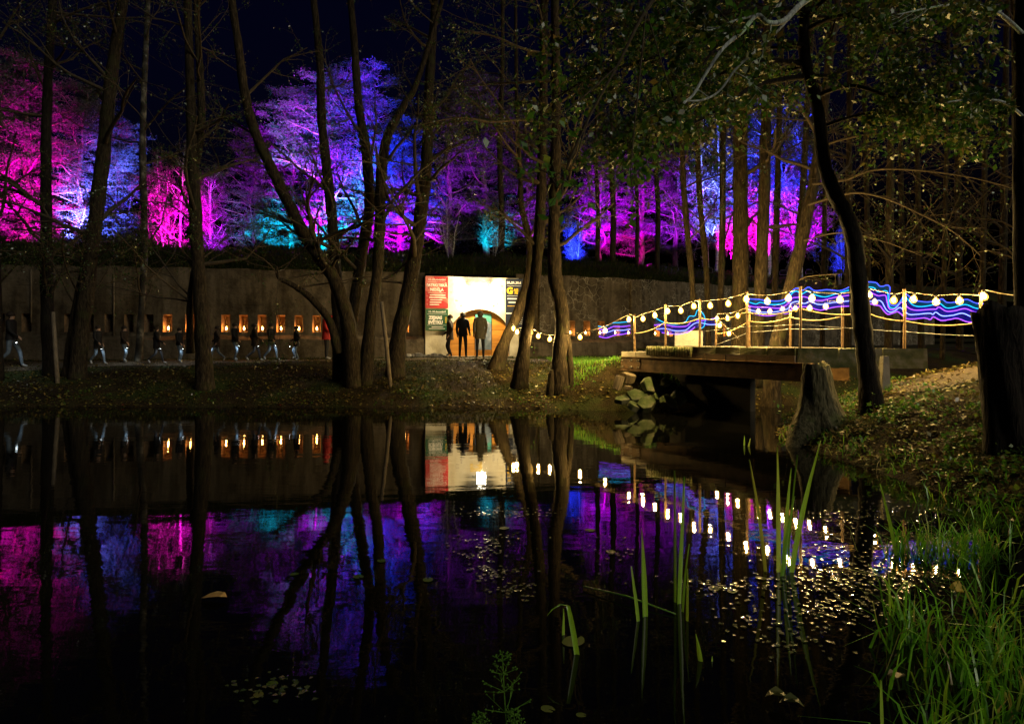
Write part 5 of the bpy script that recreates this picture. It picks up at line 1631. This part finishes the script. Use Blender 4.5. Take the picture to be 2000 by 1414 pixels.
reed('low reed shoot between the tall clumps', [(1370, 1290, 1358, 1220, 7, None), (1391, 1290, 1390, 1262, 4, None)])
# fallen stalk lying on the water
a, b = P(1140, 1150, wY(1150)), P(1320, 1202, wY(1202))
MB().tube([a + Vector((0, 0, .02)), (a + b) / 2 + Vector((0, 0, .035)), b + Vector((0, 0, .01))], [.004, .006, .004], 5).build('fallen_stalk', M['reed'], None, True, label='thin dry stalk lying across the water beside the reeds', cat='stalk')

def pad_mesh(seed):
    g = random.Random(seed)
    n = 15
    V = [(0, 0, 0)]
    for k in range(n):
        a = .2 + (2 * math.pi - .4) * k / (n - 1)
        r = 1 + g.uniform(-.06, .06)
        V.append((math.cos(a) * r, math.sin(a) * r, g.uniform(0, .03)))
    Q = [(0, k, k + 1) for k in range(1, n)]
    return np_mesh('lily_pad', V, Q, M['pad'], np.full(n + 1, g.random()))
pads = [(836, 1133, .09, 'below the stout leaning trunk reflection'), (700, 1127, .09, 'left of centre under the spreading tree reflection'), (745, 1096, .08, 'left of the arch reflection'), (1120, 1253, .15, 'large one by the bent reed'), (1152, 1036, .10, 'just left of the tall reeds, far out'), (1193, 1078, .09, 'between the bulb reflections and the reeds'), (1070, 1386, .07, 'small one at the bottom centre'), (985, 1032, .10, 'under the arch reflection'), (1135, 1398, .05, 'tiny one at the bottom right of centre'), (575, 1122, .07, 'dim one far left of the arch reflection'), (1486, 1130, .08, 'at the foot of the widest reed clump'), (1395, 1150, .10, 'between the two tall reed clumps'), (1430, 1156, .08, 'second between the two tall reed clumps'), (532, 1336, .06, 'lower left among drifting scraps'), (505, 1358, .06, 'lower left beside the drifting scraps')]
for i, (px, py, r, lab) in enumerate(pads):
    Y = wY(py); q = P(px, py, Y)
    o = link('lily_pad', pad_mesh(i), None, 'floating lily pad ' + lab, 'lily pad', 'floating lily pads')
    r *= .5; o.location = (q.x, q.y, .006); o.scale = (r, r * .8, r); o.rotation_euler = (0, 0, rng.uniform(0, 6.28))
# large yellow leaf
q = P(418, 1171, wY(1171))
mb = MB()
prof = [(-.085, 0), (-.05, -.045), (.0, -.06), (.05, -.045), (.09, -.01), (.055, .04), (.0, .055), (-.05, .04)]
mb.poly([(x, y, .012 + .03 * (abs(y) / .06) ** 2 + .01 * (x > .04)) for x, y in prof])
me = mb.mesh('floating_leaf', surf('yellow_leaf', [(.3, (.30, .17, .05)), (.7, (.48, .30, .10))], scale=30, bump=.2))
o = link('floating_leaf', me, None, 'large yellow-brown leaf floating alone at the left', 'leaf'); o.location = (q.x, q.y, 0)
for i, (px, py, lab, col) in enumerate(((1517, 1375, 'pale green leaf floating at the bottom right', (.11, .11, .03)), (1545, 1388, 'second pale leaf floating at the bottom right', (.09, .10, .03)), (545, 790, 'red leaf caught at the far water edge', (.30, .03, .02)), (240, 812, 'reddish leaf floating near the far bank at the left', (.22, .04, .03)), (1750, 1338, 'brown leaf under the grass at the right', (.20, .15, .06)), (1858, 1195, 'yellow leaf standing in the grass at the right', (.45, .30, .03)))):
    q = P(px, py, wY(py)) if py > 830 else P(px, py, 16.8)
    o = link('floating_leaf', MB().poly([(x, y, .012 + .03 * (abs(y) / .06) ** 2) for x, y in prof]).mesh('floating_leaf', plain('leaf_tint', col, .5)), None, lab, 'leaf')
    o.location = (q.x, q.y, .01 if i != 5 else .16); o.rotation_euler = (0 if i != 5 else 1.2, 0, rng.uniform(-.5, .5)); o.scale = (.62, .62, 1.6)
# duckweed and drifting scraps
def drift(n, cx, cy, sx, sy):
    px = g3.normal(cx, sx, n); py = g3.normal(cy, sy, n)
    py = np.maximum(py, 830); Y = F * CZ / (py - H0)
    X = (px - 1000) / F * Y
    return np.stack([X, Y, np.full(n, .006)], 1)
groups = [(120, 990, 1002, 60, 5), (70, 950, 1058, 45, 8), (40, 935, 1085, 30, 8), (60, 960, 1118, 30, 8), (45, 1000, 1150, 25, 10), (300, 1640, 1130, 90, 30), (260, 1720, 1100, 80, 40), (160, 1600, 1190, 80, 25), (120, 1760, 1000, 90, 16), (90, 1400, 1145, 60, 8), (80, 1540, 1230, 70, 25), (60, 540, 1345, 40, 16), (40, 1180, 1080, 30, 20), (60, 1650, 1010, 60, 12)]
sc_ = np.concatenate([drift(*a) for a in groups])
sc_ = sc_[pond_dist(sc_[:, 0], sc_[:, 1]) < -.02]
link('duckweed', leaf_mesh('duckweed', sc_, .034, M['weed'], .75, 0, .975, g=g3), None, 'drifting scraps of duckweed and leaf bits glinting on the pond', 'duckweed', kind='stuff')

# grass tussocks standing in the shallow water
def tussock(n, pts):
    R = []
    for cx, cy, sx, sy, w in pts:
        k = int(n * w)
        px = g3.normal(cx, sx, k); py = np.clip(g3.normal(cy, sy, k), 900, 1700)
        Y = F * CZ / (py - H0); X = (px - 1000) / F * Y
        R.append(np.stack([X, Y, np.full(k, -.03)], 1))
    return np.concatenate(R)
rt = tussock(330, [(1810, 1265, 45, 30, .22), (1890, 1330, 60, 45, .32), (1965, 1270, 35, 40, .22), (1765, 1215, 20, 16, .06), (1990, 1420, 40, 40, .2), (1850, 1480, 80, 40, .2), (1950, 1190, 30, 20, .06)])
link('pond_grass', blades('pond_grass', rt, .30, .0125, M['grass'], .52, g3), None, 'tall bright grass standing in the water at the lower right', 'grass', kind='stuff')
rt = tussock(300, [(1850, 1075, 55, 14, .55), (1900, 1090, 40, 14, .35), (1775, 1075, 25, 10, .12)])
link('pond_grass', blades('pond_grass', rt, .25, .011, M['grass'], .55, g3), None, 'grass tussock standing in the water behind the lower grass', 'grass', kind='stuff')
rt = tussock(260, [(1960, 1000, 50, 25, .5), (1900, 960, 60, 16, .5)])
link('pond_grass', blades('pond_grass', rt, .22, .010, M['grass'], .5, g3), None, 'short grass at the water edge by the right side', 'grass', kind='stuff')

# water plantain sprigs: whorled stalks ending in little fruits
M['sprig'] = leafmat('sprig_green', [(0, (.10, .22, .03)), (1, (.16, .28, .05))], .3, .4, 0)
def sprig(label, px, py, Y, h, seed):
    g = random.Random(seed)
    b = P(px, py, Y); 
    o = thing('water_plantain', label, 'water plant', (b.x, b.y, b.z))
    MB().tube([(0, 0, 0), (-.01, 0, h * .5), (-.018, 0, h)], [.0035, .0028, .0016], 5).build('stalk', M['sprig'], o, True)
    for lev, t in enumerate((.30, .55, .76, .92)):
        for k in range(5):
            az = k * 1.257 + lev * .6
            L = h * .30 * (1.15 - t) + .02
            d = Vector((math.cos(az), math.sin(az), .45)).normalized()
            r = Vector((-.018 * t, 0, h * t))
            mb = MB().tube([r, r + d * L], [.0018, .0011], 4)
            tips = [r + d * L]
            for q in range(3):
                e = r + d * L * .7 + Vector((g.gauss(0, 1), g.gauss(0, 1), abs(g.gauss(0, 1)))) * L * .25
                mb.tube([r + d * L * .6, e], [.0012, .0008], 3); tips.append(e)
            br_ = mb.build('stalklet', M['sprig'], o)
            mb = MB()
            for e in tips:
                mb.lathe(e, [(.001, -.004), (.0045, 0), (.001, .004)], 5)
            mb.build('fruit', M['sprig'], br_, kind='stuff')
    return o
sprig('branched green water plantain sprig at the bottom centre', 990, 1440, 2.7, .33, 1)
sprig('second plantain sprig just peeping in at the bottom centre', 1012, 1470, 2.7, .16, 2)
sprig('small plantain sprig peeping in left at the bottom centre', 945, 1470, 2.7, .15, 3)
sprig('tall loose plantain sprig before the right grass', 1925, 1300, 3.6, .95, 4)

# ------------------------------------------------------------------ people
M['skin'] = plain('skin', (.42, .26, .18), .5)
M['hair'] = plain('hair', (.03, .02, .015), .7)
M['jeans'] = surf('blue_jeans', [(.3, (.07, .10, .14)), (.7, (.14, .18, .23))], scale=14, bump=.3)
M['shoes'] = plain('shoes', (.30, .30, .30), .6)
M['coat_black'] = plain('black_coat', (.008, .008, .010), .8)
M['coat_brown'] = plain('brown_coat', (.02, .013, .009), .8)
M['coat_olive'] = surf('olive_coat', [(.3, (.11, .09, .045)), (.7, (.17, .14, .075))], scale=8, bump=.4)
M['coat_red'] = plain('red_coat', (.40, .02, .02), .8)
M['trousers'] = plain('dark_trousers', (.015, .014, .016), .8)
def person(label, loc, face, pose, coat, legs, height=1.74, long_coat=True, hood=False, seed=0, group=None):
    g = random.Random(seed)
    hip = .93
    J = {'pel': (0, 0, .95), 'wa': (0, .005, 1.10), 'ch': (0, .01, 1.34), 'nk': (0, .01, 1.50), 'hd': (0, .02, 1.58), 'ht': (0, .025, 1.68), 'no': (0, .095, 1.605)}
    if pose == 'walk':
        J.update(hl=(-.09, 0, .90), kl=(-.10, .20, .50), al=(-.10, .26, .10), tl=(-.10, .42, .05), hr=(.09, 0, .90), kr=(.10, -.02, .48), ar=(.10, -.34, .20), tr=(.10, -.26, .05))
    elif pose == 'walk2':
        J.update(hl=(-.09, 0, .90), kl=(-.10, .04, .47), al=(-.10, -.10, .09), tl=(-.10, .05, .04), hr=(.09, 0, .90), kr=(.10, .17, .50), ar=(.10, .05, .16), tr=(.10, .20, .11))
    else:
        J.update(hl=(-.09, 0, .90), kl=(-.11, .02, .49), al=(-.12, -.01, .09), tl=(-.14, .14, .04), hr=(.09, 0, .90), kr=(.11, .03, .49), ar=(.12, .02, .09), tr=(.15, .16, .04))
    sw = .16 if pose.startswith('walk') else .03
    J.update(sl=(-.18, 0, 1.42), el=(-.23, -sw, 1.15), wl=(-.23, -sw * .6 + .06, .92), ml=(-.23, -sw * .4 + .09, .85), sr=(.18, 0, 1.42), er=(.23, sw * .4, 1.15), wr=(.22, sw + .14, .96), mr=(.22, sw + .20, .92))
    E = [('pel', 'wa'), ('wa', 'ch'), ('ch', 'nk'), ('nk', 'hd'), ('hd', 'ht'), ('hd', 'no'), ('ch', 'sl'), ('sl', 'el'), ('el', 'wl'), ('wl', 'ml'), ('ch', 'sr'), ('sr', 'er'), ('er', 'wr'), ('wr', 'mr'), ('pel', 'hl'), ('hl', 'kl'), ('kl', 'al'), ('al', 'tl'), ('pel', 'hr'), ('hr', 'kr'), ('kr', 'ar'), ('ar', 'tr')]
    rad = dict(pel=.135, wa=.13, ch=.15, nk=.058, hd=.085, ht=.075, no=.018, hl=.095, kl=.065, al=.045, tl=.04, hr=.095, kr=.065, ar=.045, tr=.04, sl=.08, el=.058, wl=.034, ml=.030, sr=.08, er=.058, wr=.034, mr=.030)
    for s, m_, w_ in (('l', 'ml', 'wl'), ('r', 'mr', 'wr')):
        mx, my, mz = J[m_]
        for f in range(4):
            J['f%s%d' % (s, f)] = (mx + (f - 1.5) * .017, my + .03, mz - .055 - .008 * (f in (1, 2)))
            E.append((m_, 'f%s%d' % (s, f))); rad['f%s%d' % (s, f)] = .009
        J['t' + s + 'h'] = (mx + (.04 if s == 'l' else -.04), my + .035, mz - .01); E.append((w_, 't' + s + 'h')); rad['t' + s + 'h'] = .010
    keys = list(J)
    me = bpy.data.meshes.new('body')
    me.from_pydata([J[k] for k in keys], [(keys.index(a), keys.index(b)) for a, b in E], [])
    tmp = bpy.data.objects.new('body_tmp', me); COL.objects.link(tmp)
    sm = tmp.modifiers.new('skin', 'SKIN'); sm.use_smooth_shade = True
    for i, k in enumerate(keys):
        sv = me.skin_vertices[0].data[i]
        r = rad[k]
        sv.radius = (r, r * (.72 if k in ('pel', 'wa', 'ch') else 1))
        sv.use_root = (k == 'pel')
    sd = tmp.modifiers.new('sub', 'SUBSURF'); sd.levels = 1; sd.render_levels = 1
    dg = bpy.context.evaluated_depsgraph_get()
    body = bpy.data.meshes.new_from_object(tmp.evaluated_get(dg))
    bpy.data.objects.remove(tmp)
    body.name = 'body'
    body.materials.clear()
    for k in (coat, legs, 'skin', 'shoes', 'hair'):
        body.materials.append(M[k])
    seg = [(Vector(J[a]), Vector(J[b]), a, b) for a, b in E]
    mi = []
    for pgn in body.polygons:
        c = pgn.center
        best, who = 9, None
        for a, b, ka, kb in seg:
            ab = b - a
            t = max(0, min(1, (c - a).dot(ab) / ab.length_squared))
            dd = (c - (a + ab * t)).length
            if dd < best: best, who = dd, (ka, kb)
        m_ = 0
        if who[1][:1] in 'ft' and who[1] not in ('tl', 'tr') or who[1] in ('ml', 'mr'): m_ = 2
        elif who[1] in ('kl', 'kr', 'al', 'ar') or (who[1] in ('hl', 'hr')): m_ = 1
        elif who[1] in ('tl', 'tr'): m_ = 3
        elif who[1] in ('hd', 'ht', 'no'): m_ = 2 if (c.y > .03 and c.z < 1.66) else 4
        mi.append(m_)
    body.polygons.foreach_set('material_index', mi)
    s = height / 1.76
    o = thing('person', label, 'person', loc, face, group)
    o.scale = (s, s, s)
    link('body', body, o)
    # coat: an open-bottomed shell over the torso
    zb = .72 if long_coat else .88
    mb = MB(); sd_ = 16
    pr = [(zb, .20, .155), (.95, .185, .145), (1.12, .165, .13), (1.32, .195, .135), (1.42, .20, .12), (1.485, .11, .085)]
    for z, rx, ry in pr:
        for k in range(sd_):
            a = 2 * math.pi * k / sd_
            w = 1 + .03 * math.sin(3 * a + z * 9)
            mb.v.append((math.cos(a) * rx * w, math.sin(a) * ry * w + .005, z))
    for i in range(len(pr) - 1):
        for k in range(sd_):
            k2 = (k + 1) % sd_
            mb.f.append((i * sd_ + k, i * sd_ + k2, (i + 1) * sd_ + k2, (i + 1) * sd_ + k))
    mb.build('coat', M[coat], o, True)
    mb = MB().lathe((0, .012, 1.615), [(.06, -.09 if hood else -.03), (.112, -.05 if hood else -.02), (.118, .03), (.10, .085), (.05, .12), (.01, .13)], 12, .95, 1.05)
    # hair sits to the back of the head
    mb.v = [(x, y - .022, z) for x, y, z in mb.v]
    mb.build('hood' if hood else 'hair', M[coat] if hood else M['hair'], o, True)
    return o
def torch(label, loc, aim, power):
    o = thing('torch', label, 'torch', loc, 0, 'hand torches of the walkers')
    o.rotation_euler = Vector(aim).normalized().to_track_quat('Z', 'Y').to_euler()
    MB().lathe((0, 0, 0), [(.014, -.09), (.014, .03), (.022, .045), (.022, .06)], 8).build('barrel', M['soot'], o, True)
    MB().lathe((0, 0, .061), [(.018, 0), (.018, .003)], 8).build('lens', glow('torch_lens', (.85, .95, 1), 20), o)
    l = bpy.data.lights.new('torch_light', 'SPOT'); l.energy = power; l.color = (.72, .90, 1); l.spot_size = math.radians(150); l.spot_blend = .6; l.shadow_soft_size = .03
    lo = bpy.data.objects.new('torch_light', l); COL.objects.link(lo); lo.parent = o; lo.location = (0, 0, .075); lo.rotation_euler = (math.pi, 0, 0)
    return o
walkers = [(192, 1.22, 'walk', 'coat_black', 'jeans', 1, 'walker in black with torch-lit jeans right of the twin-footed trunk'),
           (243, 1.16, 'walk2', 'coat_brown', 'jeans', 1, 'child-sized walker left of the slender birch'),
           (306, 1.18, 'walk', 'coat_black', 'trousers', 1, 'walker in dark trousers just right of the slender birch'),
           (351, 1.12, 'walk2', 'coat_black', 'jeans', 1, 'child-sized walker close left of the forked trunk'),
           (424, 1.14, 'walk', 'coat_brown', 'jeans', -1, 'child-sized walker close right of the forked trunk'),
           (459, 1.24, 'walk2', 'coat_black', 'jeans', 1, 'walker in jeans between the first two candles past the forked trunk'),
           (497, 1.20, 'walk', 'coat_brown', 'trousers', 1, 'child-sized walker under the third candle right of the forked trunk'),
           (530, 1.20, 'walk', 'coat_black', 'jeans', 1, 'walker in jeans between the third and fourth candles'),
           (579, 1.10, 'walk2', 'coat_black', 'jeans', -1, 'rightmost child-sized walker on the path')]
for i, (px, hgt, pose, ct, lg, way, lab) in enumerate(walkers):
    Y = 20.7 + .9 * (px - 193) / 373 + (.25 if i % 3 == 1 else 0)
    X = (px - 1000) / F * Y
    z = gz(X, Y) + .02
    person(lab, (X, Y, z), math.radians(-90 * way + rng.uniform(-25, 25)), pose, ct, lg, hgt, i % 2 == 0, seed=i, group='walkers on the path')
    k = hgt / 1.76
    tp = Vector((X + .28 * k * way, Y - .24 * k, z + .80 * k))
    torch('torch held by the ' + lab.split(' with ')[0].split(' in dark')[0], tp, (-.15 * way, .25, -1), 2.2 + .7 * (i % 3))
q = P(938, 700, 24.2); person('person in an olive coat seen from behind before the arch', (q.x, q.y, gz(q.x, q.y) + .02), .15, 'stand', 'coat_olive', 'trousers', 1.72, True, True, seed=21)
q = P(904, 700, 25.0); person('person in a dark jacket standing left of the olive coat', (q.x, q.y, gz(q.x, q.y) + .02), -.2, 'stand', 'coat_black', 'trousers', 1.70, False, seed=22)
q = P(879, 700, 25.2); person('person in a dark coat leaving at the left side of the arch', (q.x, q.y, gz(q.x, q.y) + .02), 1.4, 'walk2', 'coat_brown', 'trousers', 1.62, True, seed=23)
q = P(637, 700, 22.8); person('person in a red coat by the red niche', (q.x, q.y, gz(q.x, q.y) + .02), -1.5, 'stand', 'coat_red', 'trousers', 1.66, True, seed=24)
q = P(22, 700, 20.4); person('person in a dark coat with a torch at the far left edge', (q.x, q.y, gz(q.x, q.y) + .02), -1.4, 'walk', 'coat_black', 'jeans', 1.72, False, seed=25)
torch('torch carried by the person at the far left edge', (q.x + .3, q.y - .24, gz(q.x, q.y) + .85), (.5, .1, -1), 7)
